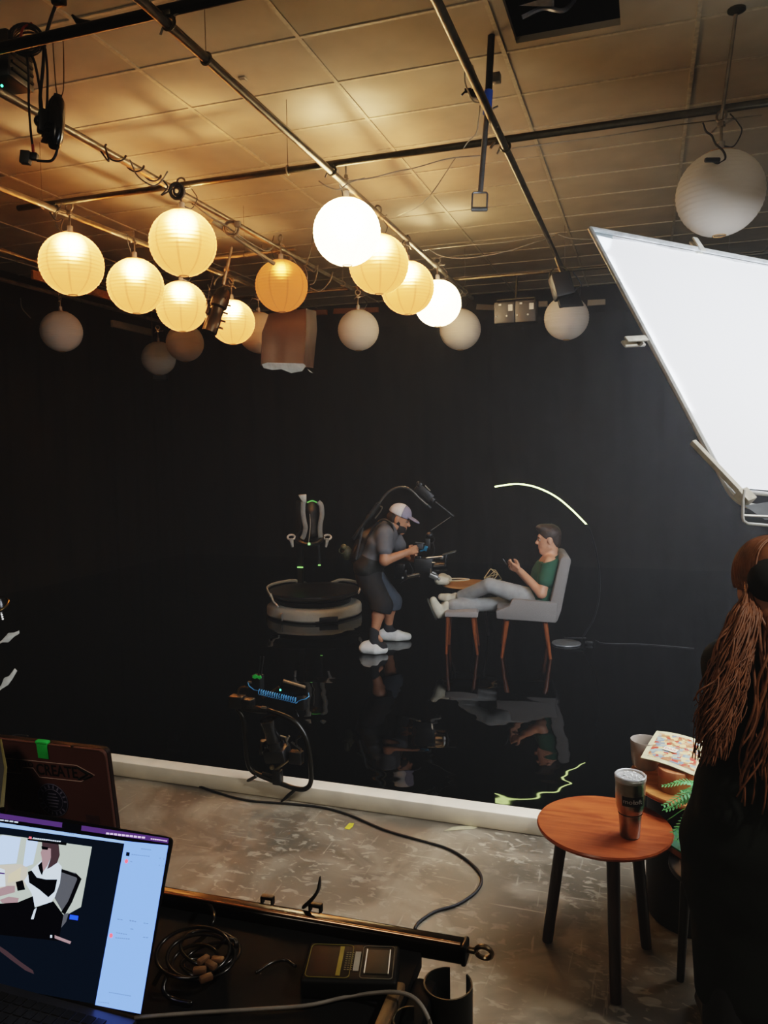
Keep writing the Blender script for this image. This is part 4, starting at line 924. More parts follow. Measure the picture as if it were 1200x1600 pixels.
f.run(MB_ := MB(), FC); MB_.build('t_shirt', P('grey_shirt', '5f5e60', .85, var=.12, scale=14, bump=.3), cm, ang=180)
def shorts(hp, kn, an):
    f = Field(.0075); e = Vector(kn).lerp(Vector(an), .22); f.add(cone(pel, Vector(pel).lerp(Vector(wai), .3), .125, .118, fl), .03) if hp is hpN else None
    f.add(cone(hp, kn, .115, .10), .04).add(cone(kn, e, .10, .098), .02).cut(e, e - Vector(kn)); m = MB(); f.run(m, FC); return m
shorts(hpN, knN, anN).build('shorts', P('black_shorts', '141416', .85, var=.2, scale=14, bump=.3), cm, ang=180)
shorts(hpF, knF, anF).build('shorts_leg', P('shorts_lit_tone', '3c434b', .85, var=.15, scale=14, bump=.3), cm, ang=180, label='far shorts leg in a lighter grey-blue, its light painted in')  # far leg catches more light; the lighter tone is put into its colour
T = lambda x, y, z: tuple(H @ V(x, y, z)); X3 = H.to_3x3()
for nm, lb, col, sgn in (('cap_crown', 'white mesh back of the cap', 'd9d2cc', 1), ('cap_front', 'grey-lavender cap front with brim', '8d8796', -1)):
    f = Field(.006); f.add(ell(T(-.010, 0, .052), (.112, .092, .098), H)).cut(T(0, 0, .035), X3 @ V(-.1, 0, -1)).cut(T(.022, 0, 0), X3 @ V(sgn, 0, 0))
    if sgn < 0: f.add(ell(T(.125, 0, .042), (.072, .075, .012), H @ Matrix.Rotation(.22, 4, 'Y')), .008)
    m = MB(); f.run(m, FC); m.build(nm, P(nm, col, .8, var=.08, scale=80), cm, ang=180, label=lb)
f = Field(.006); f.add(ell(T(.035, 0, -.078), (.068, .064, .062), H)).add(ell(T(.01, 0, -.03), (.035, .081, .04), H), .02).add(cone(T(.092, -.018, -.052), T(.092, .018, -.052), .011, .011), .01).cut(T(.06, 0, -.040), X3 @ V(.5, 0, 1))
for p_ in (T(.094, 0, -.07),): f.sub(ell(p_, (.012, .02, .008), H))
f.run(MB_ := MB(), FC); MB_.build('beard', P('dark_beard', '1d1511', .8, var=.3, scale=90, bump=.5), cm, ang=180)
f = Field(.006); f.add(ell(T(-.035, 0, .0), (.088, .081, .075), H)).cut(T(.01, 0, 0), X3 @ V(1, 0, .0)).cut(T(0, 0, .04), X3 @ V(0, 0, 1))
for sg in (1, -1): f.sub(ell(T(-.006, .085 * sg, -.012), (.03, .03, .042), H))
f.run(MB_ := MB(), FC); MB_.build('hair', P('dark_hair', '22180f', .7, var=.3, scale=90), cm, ang=180)
cov = P('white_shoe_cover', 'e4e4de', .7, var=.06, scale=25, bump=.6)
for hx, hy, tx, ty, ax_, yy in ((569, 1012, 600, 1018, anN, -.25), (597, 992, 637, 998, anF, .27)):
    heel = Vector(K(hx, hy, yy)); toe = Vector(K(tx, ty, yy)); heel.z = .045; toe.z = .038
    f = Field(.007); f.add(cone(heel, heel.lerp(toe, .6), .05, .058, (1, .85, 1))).add(cone(heel.lerp(toe, .6), toe, .056, .038, (1, .85, 1)), .02).add(cone(heel + V(.03, 0, .02), (ax_[0], ax_[1], .09), .052, .05), .03).cut((0, 0, .001), (0, 0, -1))
    m = MB(); f.run(m, FC); m.build('shoe_cover', cov, cm, ang=180, label='white fabric shoe cover')
    f = Field(.006); f.add(cone((ax_[0], ax_[1], .085), Vector(ax_) + V(0, 0, .03), .05, .044)).add(cone((ax_[0], ax_[1], .085), (ax_[0] + .08, ax_[1], .06), .05, .042), .02); m = MB(); f.run(m, FC); m.build('sock', P('dark_sock', '26272a', .9), cm, ang=180)
# --- support rig worn on his back
Kw = lambda px, py, y: FC @ Vector(K(px, py, y))
t = thing('support_rig', 'black body-worn camera support rig with a curved arm over the cap', 'camera rig', FC @ Vector(K(575, 885, 0)))
nyl = P('black_nylon', '15140f', .7, var=.3, scale=14, bump=.3)
f = Field(.008); f.add(cone(K(576, 886, 0), K(582, 876, 0), .142, .135, fl)).add(cone(K(556, 870, -.02), K(562, 850, 0), .06, .05), .04)
f.run(MB_ := MB(), FC); MB_.build('waist_belt', nyl, t, ang=180)
f = Field(.008); f.add(cone(K(563, 868, 0), K(576, 838, 0), .07, .06, (1, .5, 1))).add(cone(K(576, 838, 0), K(596, 818, 0), .06, .04, (1, .5, 1)), .03); f.run(MB_ := MB(), FC); MB_.build('back_pad', nyl, t, ang=180)
for yy in (-.13, .13):
    MB().tube(smoothpath([Kw(572, 850, yy), Kw(582, 826, yy), Kw(598, 812, yy), Kw(612, 820, yy * 1.05), Kw(613, 842, yy), Kw(604, 866, yy), Kw(590, 880, yy * 1.1)], 5), .03, 8, flat=.35).build('shoulder_strap', nyl, t)
MB().tube([Kw(556, 874, -.16), Kw(567, 825, -.17)], .011, 8).build('side_rod', P('rod_grey', '4b4c4c', .4, .5), t)
mb = MB(); mb.rod(Kw(552, 842, 0), Kw(576, 808, 0), .016); mb.build('back_pole', P('pole_grey', '3a3a38', .4, .4), t)
mb = MB(); mb.rod(Kw(575, 810, 0), Kw(578, 806, 0), .026); mb.rod(Kw(577, 808, 0), Kw(591, 788, 0), .024); mb.rod(Kw(590.5, 789, 0), Kw(592.5, 786, 0), .018); mb.build('spring_tube', P('pole_grey', '3a3a38', .4, .4), t)
MB().cable([Kw(586, 810, -.03), Kw(594, 800, -.03), Kw(597, 793, -.03), Kw(594, 791, -.03)], .007).build('lever', steel, t)
MB().tube(smoothpath([Kw(592, 787, 0), Kw(600, 776, 0), Kw(608, 768, 0), Kw(618, 762.5, 0), Kw(627, 761, 0), Kw(636, 762.5, 0), Kw(645, 768, 0), Kw(655, 778, 0), Kw(664, 786, 0), Kw(672, 792.5, 0)], 5), .0105, 8).build('arm', P('arm_grey', '5a5750', .35, .5), t)
MB().rod(Kw(668, 789, 0), Kw(673, 794, 0), .016).build('arm_tip', black_plastic, t)
FT_ = frame(x=Kw(683, 786, 0) - Kw(648, 756, 0), z=FC.to_3x3() @ V(0, -1, 0), o=Kw(663, 770, 0))
mb = MB(); mb.box((0, 0, 0), (.19, .085, .05), FT_, .01); mb.box((-.08, .03, 0), (.04, .05, .06), FT_, .01); mb.ball((-.10, .03, 0), .022, FT_); mb.box((.10, 0, 0), (.05, .05, .05), FT_, .01); mb.build('tension_box', black_plastic, t)
MB().rod(Kw(664, 759, 0), Kw(672, 767, 0), .008).build('side_bar', steel, t)
mb = MB(); mb.rod(Kw(680, 784, 0), Kw(707.5, 805.5, 0), .008); mb.rod(Kw(703, 803, 0), Kw(709, 807, 0), .012); mb.build('front_rod', P('pole_grey', '3a3a38', .4, .4), t)
MB().rod(Kw(705, 807, 0), Kw(673, 829, 0), .003, seg=6).build('suspension_line', P('line_grey', '6a675f', .6), t)
q = Kw(542, 864, -.02); mb = MB(); mb.ball(q, (.05, .05, .07)); mb.ball(q + V(-.02, -.03, .06), .03); mb.torus(frame(z=(0, -1, .3), o=q + V(-.03, -.05, .03)), .03, .006, 14, 6); mb.build('rear_pouch', P('olive_pouch', '3c3a22', .6, var=.5, scale=40, bump=.5), t)
# --- camera he operates
t = thing('cinema_camera', 'black film camera with silver details hanging in front of the cameraman', 'camera', Kw(663, 885, 0))
bx = lambda m, px, py, y, sz, rot=0, bev=.006: m.box((0, 0, 0), sz, FC @ Matrix.Translation(K(px, py, y)) @ Matrix.Rotation(rot, 4, 'Y'), bev)
m = MB(); bx(m, 662, 882, 0, (.17, .12, .13)); m.build('body', black_plastic, t)
m = MB(); bx(m, 672, 880, 0, (.07, .10, .15)); bx(m, 654, 873, 0, (.06, .11, .06)); m.build('side_module', black_gloss, t)
m = MB(); bx(m, 625, 892, 0, (.09, .07, .14), .1); bx(m, 634, 898, 0, (.03, .09, .10)); m.build('battery', black_gloss, t)
m = MB(); m.rod(Kw(672, 886, 0), Kw(698, 884, 0), .045); m.rod(Kw(684, 885, 0), Kw(692, 884, 0), .05); m.build('lens', black_gloss, t)
m = MB(); m.rod(Kw(665, 873, -.02), Kw(693, 870, -.02), .011); bx(m, 672, 873.5, -.02, (.05, .03, .022)); bx(m, 690, 871, -.02, (.03, .04, .03)); m.build('top_bar', P('alu', 'b4b1aa', .3, .9), t)
m = MB(); bx(m, 702, 864, 0, (.13, .12, .01), -.28, .002); m.build('lens_flag', P('flag_grey', '4a4b47', .5), t); m = MB(); bx(m, 697, 875, 0, (.012, .14, .11), .12, .003); m.build('matte_box', black_plastic, t)
m = MB(); m.rod(Kw(637, 901, -.05), Kw(656, 897, -.05), .019); bx(m, 655, 898, 0, (.02, .1, .03)); m.build('rail_rod', chrome, t)
m = MB(); m.rod(Kw(672, 897, 0), Kw(684, 903, 0), .03); m.rod(Kw(675, 894, -.03), Kw(681, 897, -.03), .012); m.ball(Kw(685.5, 904.5, -.01), .016); m.ball(Kw(629, 903, -.04), .012); m.build('focus_motor', P('motor_silver', 'a5a5a0', .3, .7), t)
m = MB(); bx(m, 668, 850, 0, (.05, .04, .10)); m.ball(Kw(671, 836, 0), (.035, .03, .03)); m.torus(FC @ Matrix.Translation(K(673, 843, 0)) @ Matrix.Rotation(PI / 2, 4, 'X'), .035, .006, 16, 6, -1.8, 1.8); m.build('top_handle', black_plastic, t)
m = MB(); bx(m, 665, 857, -.02, (.035, .03, .05), .3); bx(m, 660, 860, -.02, (.05, .02, .018), -.3); m.build('blue_clamp', P('blue_anodized', '1f6f8f', .35, .4), t, label='blue clamp')
m = MB(); bx(m, 656, 848.5, -.02, (.085, .05, .012), .08, .003); bx(m, 657, 853, 0, (.06, .07, .05)); m.build('monitor', P('monitor_grey', '3c3d3e', .4), t)
m = MB(); m.rod(Kw(666, 872, -.07), Kw(691, 869.5, -.07), .007); m.rod(Kw(675, 879, -.07), Kw(680, 879, -.07), .006); m.box((0, 0, 0), (.012, .012, .05), FC @ Matrix.Translation(K(673, 892, -.06))); m.build('silver_trim', chrome, t)
m = MB(); m.cable([Kw(640, 880, -.06), Kw(645, 893, -.06), Kw(633, 905, -.05), Kw(625, 912, -.05)], .005); m.cable([Kw(676, 846, 0), Kw(679, 862, -.03), Kw(672, 872, -.04)], .005); m.build('cable', rubber, t)
# ------------------------------------------------------------------ walking treadmill with harness
fr_ = pz(492, 975, WZ); vd = V(fr_.x, fr_.y, 0).normalized(); rt = V(vd.y, -vd.x, 0); ctr = fr_ + vd * .53
def Q(px, py, off=0): return onpl(px, py, ctr + vd * off, vd)
FM = Matrix((rt, vd, V(0, 0, 1))).transposed().to_4x4(); FM.translation = ctr
t = thing('walking_treadmill', 'round virtual-reality walking treadmill with black dish, white base and hanging harness', 'treadmill', ctr)
whitep = P('white_plastic_shell', 'c9c6ba', .35, var=.05)
N = 72; out = []
for k in range(N):
    a = 2 * PI * k / N; r = .53 * (1 + .035 * math.cos(4 * (a + PI / 2))) * (1.0 if math.sin(a) < .3 else .96); out.append((r * math.cos(a), r * math.sin(a)))
m = MB()
rings = [[(x * s_, y * s_, z) for x, y in out] for s_, z in ((.97, .012), (1, .03), (1, .10), (.985, .125), (.95, .14), (.80, .15), (.6, .15))]
vs = [p for r in rings for p in r]; fs = [(i * N + k, i * N + (k + 1) % N, (i + 1) * N + (k + 1) % N, (i + 1) * N + k) for i in range(len(rings) - 1) for k in range(N)]
m.mesh(vs, fs + [tuple(range(N))[::-1], tuple(range((len(rings) - 1) * N, len(rings) * N))], FM); m.build('base', whitep, t)
m = MB(); m.box((.13, -.525, .045), (.25, .04, .055), FM, .004); m.build('step_slot', black_plastic, t)
m = MB(); m.box((-.36, -.40, .062), (.014, .05, .08), FM @ Matrix.Rotation(0, 4, 'Z')); m.build('seam_strip', P('grey_seam', '7d7a72', .5), t)
m = MB()
for k, (dx, wd) in enumerate(((-.03, .022), (.0, .03), (.05, .018), (.075, .018), (.10, .018), (.125, .018), (.15, .018))): m.box((.06 + dx, -.445 + .02 * (dx > .04), .1495), (wd, .018, .002), FM)
m.build('logo_mark', P('logo_grey', '86847c', .5), t)
m = MB(); m.lathe([(0, .15), (.42, .15), (.44, .2), (0, .2)], FM, 40); m.build('riser', black_plastic, t)
dish = P('dish_black', '2c2c2d', .3, var=.2, scale=6)
m = MB(); m.lathe([(.0, .20), (.40, .205), (.505, .25), (.525, .275), (.522, .29), (.505, .292), (.42, .275), (.2, .262), (0, .258)], FM, 64); m.build('dish', dish, t)
for a0_, a1_ in ((100, 205), (-22, 68)):
    pts = []
    for k in range(15):
        a = math.radians(a0_ + (a1_ - a0_) * k / 14); e_ = math.sin(k / 14 * PI); pts.append(FM @ V(.54 * math.cos(a), .54 * math.sin(a), .27 + .055 * min(1, e_ * 2) - (.13 if False else 0)))
    m = MB(); m.tube(pts, .010, 8, flat=1.8, up=(0, 0, 1)); m.build('rim_guard', whitep, t)
m = MB(); m.tube([FM @ V(-.49, -.2, .29), FM @ V(-.46, -.28, .22), FM @ V(-.40, -.36, .17)], .012, 8); m.build('rim_strut', whitep, t)
cp = ctr + vd * .50 + rt * (Q(470, 917, .5) - (ctr + vd * .5)).dot(rt)
zt_ = Q(470, 782, .5).z; m = MB(); m.box((cp.x, cp.y, (zt_ + .1) / 2), (.075, .05, zt_ - .1), Matrix.Identity(4), .01); m.build('column', P('column_grey', '272726', .35), t)
o_ = Q(470, 779, .44); pl = [((p - o_).dot(rt), (p - o_).z) for p in (Q(466, 773, .44), Q(478.5, 772, .44), Q(479, 786, .44), Q(473, 785, .44))]
m = MB(); m.prism(pl, .09, frame(x=rt, y=(0, 0, 1), o=o_), .008); m.build('head_block', whitep, t, label='white head block')
m = MB(); m.box(Q(469, 886.5, .455), (.07, .02, .014), Matrix.Identity(4)); m.build('green_band', E('green_glow', '9dff7a', .6), t, label='glowing green band')
# harness vest
m = MB(); f = Field(.01); loc = lambda px, py, o_: tuple(Q(px, py, o_))
f.add(cone(loc(487, 800, .33), loc(487, 832, .33), .075, .085)).add(cone(loc(487, 790, .36), loc(487, 800, .33), .06, .075), .03); f.run(m); m.build('back_pad', P('pad_black', '131413', .6), t, ang=180)
m = MB(); m.cable([loc(480, 785, .3), loc(488, 782.5, .3), loc(495, 785, .3)], .006); m.build('green_edge', E('green_edge_glow', '6fd860', .5), t, label='glowing green upper edge')
strap = P('grey_strap', '8b8d88', .6, var=.1)
for pts, in (([(474, 784), (473.5, 800), (475.5, 815), (477.5, 825), (475, 836), (472, 842)],), ([(497, 784), (502, 790), (503, 805), (500.5, 818), (500, 830), (501, 840)],)):
    MB().tube(smoothpath([Q(x, y, .22) for x, y in pts], 5), .028, 8, flat=.4, up=vd).build('shoulder_strap', strap, t)
cc = Q(484, 840, .26); m = MB(); m.torus(frame(z=(vd * -.42 + V(0, 0, .9)), x=rt, o=cc), .155, .024, 36, 8); m.build('waist_ring', P('ring_black', '1d1e20', .35), t)
m = MB(); fp = cc - vd * .18; m.box((0, 0, 0), (.028, .016, .028), frame(x=rt, z=(0, 0, 1), o=Q(483, 850, .09)), .003); m.build('buckle_light', E('green_buckle', 'a8ff90', .7), t, label='glowing green buckle')
m = MB(); m.cable([Q(484, 803, .24), Q(485, 820, .2), Q(482, 850, .12)], .005); m.build('chest_strap', P('grey_strap', '8b8d88', .6), t)
m = MB(); m.tube([Q(497, 848, .2), Q(498.5, 866, .2), Q(499, 882, .2)], .017, 8, flat=.4, up=vd); m.build('leg_strap', P('dark_strap', '26282c', .6), t)
m = MB(); m.box((0, 0, 0), (.03, .014, .014), frame(x=rt, z=(0, 0, 1), o=Q(499, 883, .2))); m.build('strap_light', E('green_glow', '9dff7a', .6), t)
for px, py, dx, lb in ((455, 839.5, -1, 'left'), (511.5, 839.5, 1, 'right')):
    q = Q(px, py, .25); tt = thing('hand_controller', 'white ring-topped hand controller clipped on the %s side of the treadmill harness' % ('column' if dx < 0 else 'cameraman'), 'controller', q)
    m = MB(); m.torus(frame(z=(-vd + V(0, 0, 1.4)), x=rt, o=q), .043, .012, 24, 8); m.build('ring', P('controller_white', 'dcdad4', .4), tt)
    m = MB(); m.tube([q + V(0, 0, -.012) - vd * .03, Q(px - dx * 2.3, py + 15.5, .22)], [.026, .013], 10); m.build('grip', P('controller_white', 'dcdad4', .4), tt)
    m = MB(); m.rod(q - rt * dx * .04, Q(484 + dx * 20.5, 841, .26), .01); m.build('clip', black_plastic, tt)
# ------------------------------------------------------------------ ring gimbal standing on the curb
GY_ = CF - .035
G = lambda px, py, dy=0: pY(px, py, GY_ + dy)
t = thing('camera_gimbal', 'black ring gimbal with camera and blue coiled cable standing against the pool curb', 'gimbal', V(G(430, 1220).x, GY_, 0))
tubem = P('gimbal_black', '17150f', .35, .3)
RING = [(371, 1106), (380, 1122), (383, 1150), (386, 1185), (392, 1202), (405, 1211), (433, 1222), (462, 1232), (478, 1232), (486, 1220), (485, 1190), (480, 1160), (471, 1140), (458, 1126), (440, 1117), (415, 1109), (392, 1106)]
MB().cable([G(*p) for p in RING], .0135, 10, 5, True).build('ring_frame', tubem, t, ang=180)
m = MB(); m.tube([G(378, 1104), G(392, 1108), G(418, 1110)], .02, 10); m.box(G(371, 1096), (.085, .06, .07), None, .008); m.box(G(388, 1098), (.06, .06, .05), None, .008); m.build('grip_box', black_plastic, t)
m = MB(); m.cable([G(372, 1085), G(374, 1076), G(382, 1073), G(389, 1075)], .006); m.build('cable', P('brown_cord', '4b3b28', .6), t)
for a, b in (((402, 1212), pz(375, 1227, .012)), ((461, 1234), pz(440, 1252, .012))):
    m = MB(); m.tube([G(*a, -.01), G(*a, -.01).lerp(b, .5), b], [.012, .015, .008], 10, flat=.7); m.build('foot', tubem, t)
ax = (G(420, 1127, -.03) - G(432, 1172, .0)).normalized(); F = frame(z=ax, x=(1, 0, 0), o=G(432, 1172))
m = MB(); m.box((0, 0, -.02), (.13, .10, .075), F, .014); m.box((.0, .045, .0), (.05, .04, .05), F, .01); m.build('camera_body', black_plastic, t)
m = MB(); m.lathe([(0, .01), (.046, .01), (.046, .05), (.041, .055), (.041, .12), (.045, .125), (.045, .16), (.047, .165), (.047, .185), (.036, .185), (.034, .165), (0, .160)], F, 28); ln = m.build('lens', black_gloss, t)
MB().ball((0, 0, .150), (.033, .033, .018), F).build('front_glass', P('lens_glass', '2a1410', .05, 0, spec=1), ln)
m = MB(); m.ball(F @ V(-.075, .02, .03), .025); m.rod(F @ V(-.1, 0, -.02), F @ V(-.07, 0, .06), .014); m.build('focus_motor', black_gloss, t)
m = MB(); m.rod(G(455, 1160), G(470, 1172), .009); m.tube([G(470, 1150), G(463, 1155), G(462, 1166)], .007); m.box(G(463, 1183), (.075, .05, .07), None, .008); m.build('side_motor', black_plastic, t)
m = MB(); m.rod(G(430, 1203), G(451, 1187), .008); m.ball(G(425, 1199), .014); m.build('roll_arm', P('worn_metal', '8c8064', .4, .7), t)
m = MB(); m.box(G(434, 1214), (.05, .05, .08), None, .01); m.rod(G(410, 1208), G(428, 1213), .008); m.build('base_motor', black_plastic, t)
m = MB(); m.rod(G(452, 1150), G(448, 1158), .006); m.tube([G(438, 1150), G(446, 1152), G(450, 1165)], .006); m.rod(G(409, 1172), G(416, 1182), .009); m.build('bright_edge', P('worn_metal2', 'a8a8a4', .25, .9), t)
M_ = frame(x=RW @ V(1, -.32, 0), z=RW @ V(.02, -.1, 1), o=G(456, 1081))
m = MB(); m.box((0, 0, 0), (.13, .085, .022), M_, .005); m.build('monitor', black_gloss, t); MB().box((.0, .046, .0), (.125, .01, .022), M_, .002).build('monitor_hood_edge', P('worn_bronze', '8c775f', .4, .6), t)
MB().rod(G(410, 1090), G(436, 1073), .006).build('monitor_arm', P('brown_metal', '6d5238', .4, .6), t)
MB().ball(G(438, 1078, -.03), .005).build('status_light', E('green_led2', '40ffc0', 3), t, label='glowing green status light')
m = MB(); m.box(G(403, 1066), (.055, .05, .085), None, .006); m.build('receiver', black_plastic, t)
m = MB(); m.prism([(-.028, -.006), (-.012, -.012), (.0, -.004), (.014, -.013), (.026, -.004), (.022, .008), (.004, .006), (-.01, .013), (-.026, .006)], .004, frame(x=(1, 0, 0), y=(0, 0, 1), o=G(402, 1057.5, -.03))); m.build('receiver_mark', P('green_tape', '2fae4a', .5, emit='2fae4a', es=.06), t, label='green mark')
m = MB(); m.rod(G(404, 1054), G(407, 1026), .004); m.build('antenna', rubber, t); m = MB(); m.rod(G(408, 1054), G(412, 1026), .004); m.build('antenna', rubber, t)
m = MB(); m.rod(G(388, 1066, -.02), G(394, 1066, -.02), .006); m.rod(G(398, 1074, -.02), G(403, 1074, -.02), .005); m.rod(G(409, 1105, -.02), G(416, 1105.5, -.02), .007); m.build('silver_knob', P('alu', 'b4b1aa', .3, .9), t)
a, b = G(404, 1081, -.04), G(464, 1095, -.04); ax = (b - a); n = 17; pts = [G(387, 1066, -.03), G(389, 1072, -.04), G(397, 1078, -.04)]
Fx = frame(x=ax, o=a)
for k in range(n * 10): an = k * 2 * PI / 10; pts.append(Fx @ V(ax.length * k / (n * 10), .0145 * math.cos(an), .0145 * math.sin(an)))
pts += [G(470, 1094, -.04), G(478, 1092, -.03), G(483, 1088, -.02), G(482, 1083, 0)]
MB().tube(pts, .0026, 6).build('coiled_cable', P('blue_cable', '3f86b8', .4), t, ang=180, label='blue coiled cable')
m = MB(); m.box(G(470, 1098), (.06, .05, .07), None, .008); m.rod(G(460, 1106), G(466, 1120), .005); m.build('top_handle', black_plastic, t)
# cables and marks on the near floor
Z0 = lambda px, py, z=.007: pz(px, py, z)
fc = [(165, 1190), (200, 1194), (250, 1205), (300, 1224), (345, 1240), (390, 1251), (440, 1255), (500, 1261), (545, 1273), (600, 1296), (650, 1311), (700, 1326), (735, 1348), (752, 1370), (745, 1392), (715, 1413), (680, 1424), (655, 1441)]
cord('long black cable curving across the concrete floor to the cart', [Z0(120, 1190)] + [Z0(*p) for p in fc] + [Z0(648, 1452)], .0065)
cord('thin black cable lying over the curb at the far left', [pz(10, 1157, .094), pz(18, 1150, .096), pz(30, 1148, .1), pz(44, 1150, .1)], .005)
m = MB(); q = Z0(546, 1291, .0012); m.prism([(-.016, -.03), (.012, -.034), (.018, .0), (.012, .034), (-.012, .03)], .0015, Matrix.Translation(q)); tag(m.build('tape_mark', P('yellow_tape', 'c8c032', .6)), 'small yellow tape mark on the floor below the curb', 'tape')
m = MB(); q = Z0(722, 1294, .0012); m.prism([(-.10, -.012), (.06, -.02), (.10, .012), (-.04, .02)], .0015, Matrix.Translation(q) @ Matrix.Rotation(.5, 4, 'Z')); tag(m.build('tape_mark', P('pale_tape', 'a8a080', .6)), 'pale worn tape strip on the floor near the side table', 'tape')
# gear at the left edge
t = thing('equipment_stand', 'dark equipment stand at the left edge with two pale bent brackets', 'stand', pz(-22, 1150, WZ)); q = pz(-22, 1150, WZ); d_ = 5.0
MB().rod(q, V(q.x, q.y, pd(-22, 930, d_).z), .03).build('post', black_metal, t)
EQ = lambda px, py: pd(px, py, d_)
for poly in ([(-14, 1010), (2, 1001), (13, 989), (22, 988.5), (30, 985), (30.5, 990), (22, 995), (13, 1004), (4, 1003.5), (-14, 1014)], [(-12, 1084), (2, 1070), (6, 1059), (14, 1056), (23, 1044), (27, 1048), (20, 1060), (13, 1070), (3, 1076), (-12, 1090)]):
    o_ = EQ(5, 1010); nn = -ray(5, 1010).normalized(); Fq = frame(x=RW @ V(1, 0, 0), z=nn, o=o_); pl = [Fq.inverted() @ onpl(x, y, o_, nn) for x, y in poly]
    MB().prism([(p.x, p.y) for p in pl], .03, Fq, .003).build('bracket', P('bracket_white', 'b9bbb4', .5), t, label='pale bent bracket')
m = MB(); m.lathe([(0, .07), (.045, .06), (.07, .0), (.065, -.03), (0, -.03)], Matrix.Translation(EQ(-4, 948)), 24); m.build('dome', black_gloss, t); MB().torus(Matrix.Translation(EQ(-4, 946)) @ Matrix.Rotation(.5, 4, 'X'), .07, .007, 24, 6).build('rim', P('brass_rim', 'a58a5c', .25, .9), t)
m = MB()
for k in range(5): m.ball(EQ(.8 + k * .9, 953.5 + k * 3.4), .006)
m.build('stud_lights', P('stud', 'd8d8d0', .3, emit='ffffff', es=.4), t)

# ------------------------------------------------------------------ cart in the foreground
CT = 1.0
ra, rb = pz(262, 1392, CT + .02), pz(730, 1472, CT + .02)
ca = math.atan2((rb - ra).y, (rb - ra).x); cx_ = V(math.cos(ca), math.sin(ca), 0); cy_ = V(-math.sin(ca), math.cos(ca), 0)
RE = pz(655, 1499, CT); FCt = frame(x=cx_, y=cy_, o=(RE.x, RE.y, 0))          # right end of the cart top near the strip
W_, Dp = 1.5, .75; yb = (FCt.inverted() @ rb).y
t = thing('equipment_cart', 'black equipment cart in the near foreground carrying laptops and cables', 'cart', FCt @ V(-W_ / 2, -.3, 0), ca)
ctop = P('cart_black', '060606', .75, var=.3, scale=6, spec=.15)
MB().box((-W_ / 2, yb - Dp / 2 - .02, CT - .015), (W_, Dp, .03), FCt, .004).build('top', ctop, t)
MB().box((-W_ / 2, yb - Dp / 2 - .02, .35), (W_ - .06, Dp - .04, .03), FCt, .004).build('shelf', ctop, t)
for x in (-.04, -W_ + .04):
    for y in (yb - .06, yb - Dp + .02):
        l_ = MB().box((x, y, CT / 2 + .03), (.04, .04, CT - .14), FCt, .004).build('leg', black_metal, t)
        m = MB(); m.rod(FCt @ V(x - .015, y, .045), FCt @ V(x + .015, y, .045), .045, seg=20); m.box((x, y, .09), (.04, .05, .03), FCt); m.build('caster', rubber, l_)
MB().box((-.012, yb - Dp / 2 - .05, CT + .008), (.022, Dp - .16, .02), FCt, .003).build('edge_strip', wood('chipped_wood', '241b12', '6e5636', .6, (40, 8, 40)), t, label='chipped wooden edge strip')
MB().box((.02, yb - Dp / 2 - .03, CT - .035), (.04, Dp - .08, .05), FCt, .008).build('side_rail', ctop, t)
t = thing('cart_rail', 'black tubular rail with a bright top edge along the back of the cart', 'rail', FCt @ V(-W_ / 2, yb, CT))
L0, L1 = -W_, (FCt.inverted() @ rb).x
m = MB(); m.box(((L0 + L1) / 2, yb, CT + .002), (L1 - L0, .036, .036), FCt, .008, 3); m.build('bar', P('rail_black', '1a1612', .18, .6), t)
MB().rod(FCt @ V(L0 + .01, yb - .012, CT + .021), FCt @ V(L1 - .01, yb - .012, CT + .021), .0035).build('bright_edge', P('rail_copper', 'c79a78', .22, .95), t)
m = MB(); m.box((L1 - .004, yb, CT + .002), (.010, .0375, .0375), FCt, .004); m.build('end_cap', black_metal, t)
m = MB(); e0 = FCt @ V(L1, yb, CT + .006); m.rod(e0, FCt @ V(L1 + .014, yb, CT + .006), .006); m.torus(frame(x=cx_, y=V(0, -.35, 1), o=FCt @ V(L1 + .03, yb, CT + .006)), .0145, .0045, 24, 8, -PI + .5, PI); m.build('eye_bolt', P('eye_steel', '6e5f4a', .3, .9), t)
RLx = lambda px, py, z: pz(px, py, z)
m = MB(); a = RLx(476, 1416, CT + .02); m.tube(smoothpath([a, RLx(490, 1402, CT + .045), RLx(498, 1388, CT + .075), pd(500, 1370, 1.44)], 5), [.009, .0085, .008, .008, .008, .0075, .007, .007, .006, .006, .0055, .005, .005, .004, .003, .002][:16], 8, flat=.45); m.build('hook', P('hook_black', '14120f', .4), t)
for px, py in ((418, 1402), (493, 1414)):
    m = MB(); a = RLx(px, py, CT + .024); F = frame(x=cx_, y=cy_, o=a); m.box((0, 0, 0), (.026, .012, .006), F, .001); m.box((.011, 0, -.006), (.004, .012, .014), F); m.box((-.011, 0, -.006), (.004, .012, .014), F); m.build('bracket', P('hook_black', '14120f', .4), t)
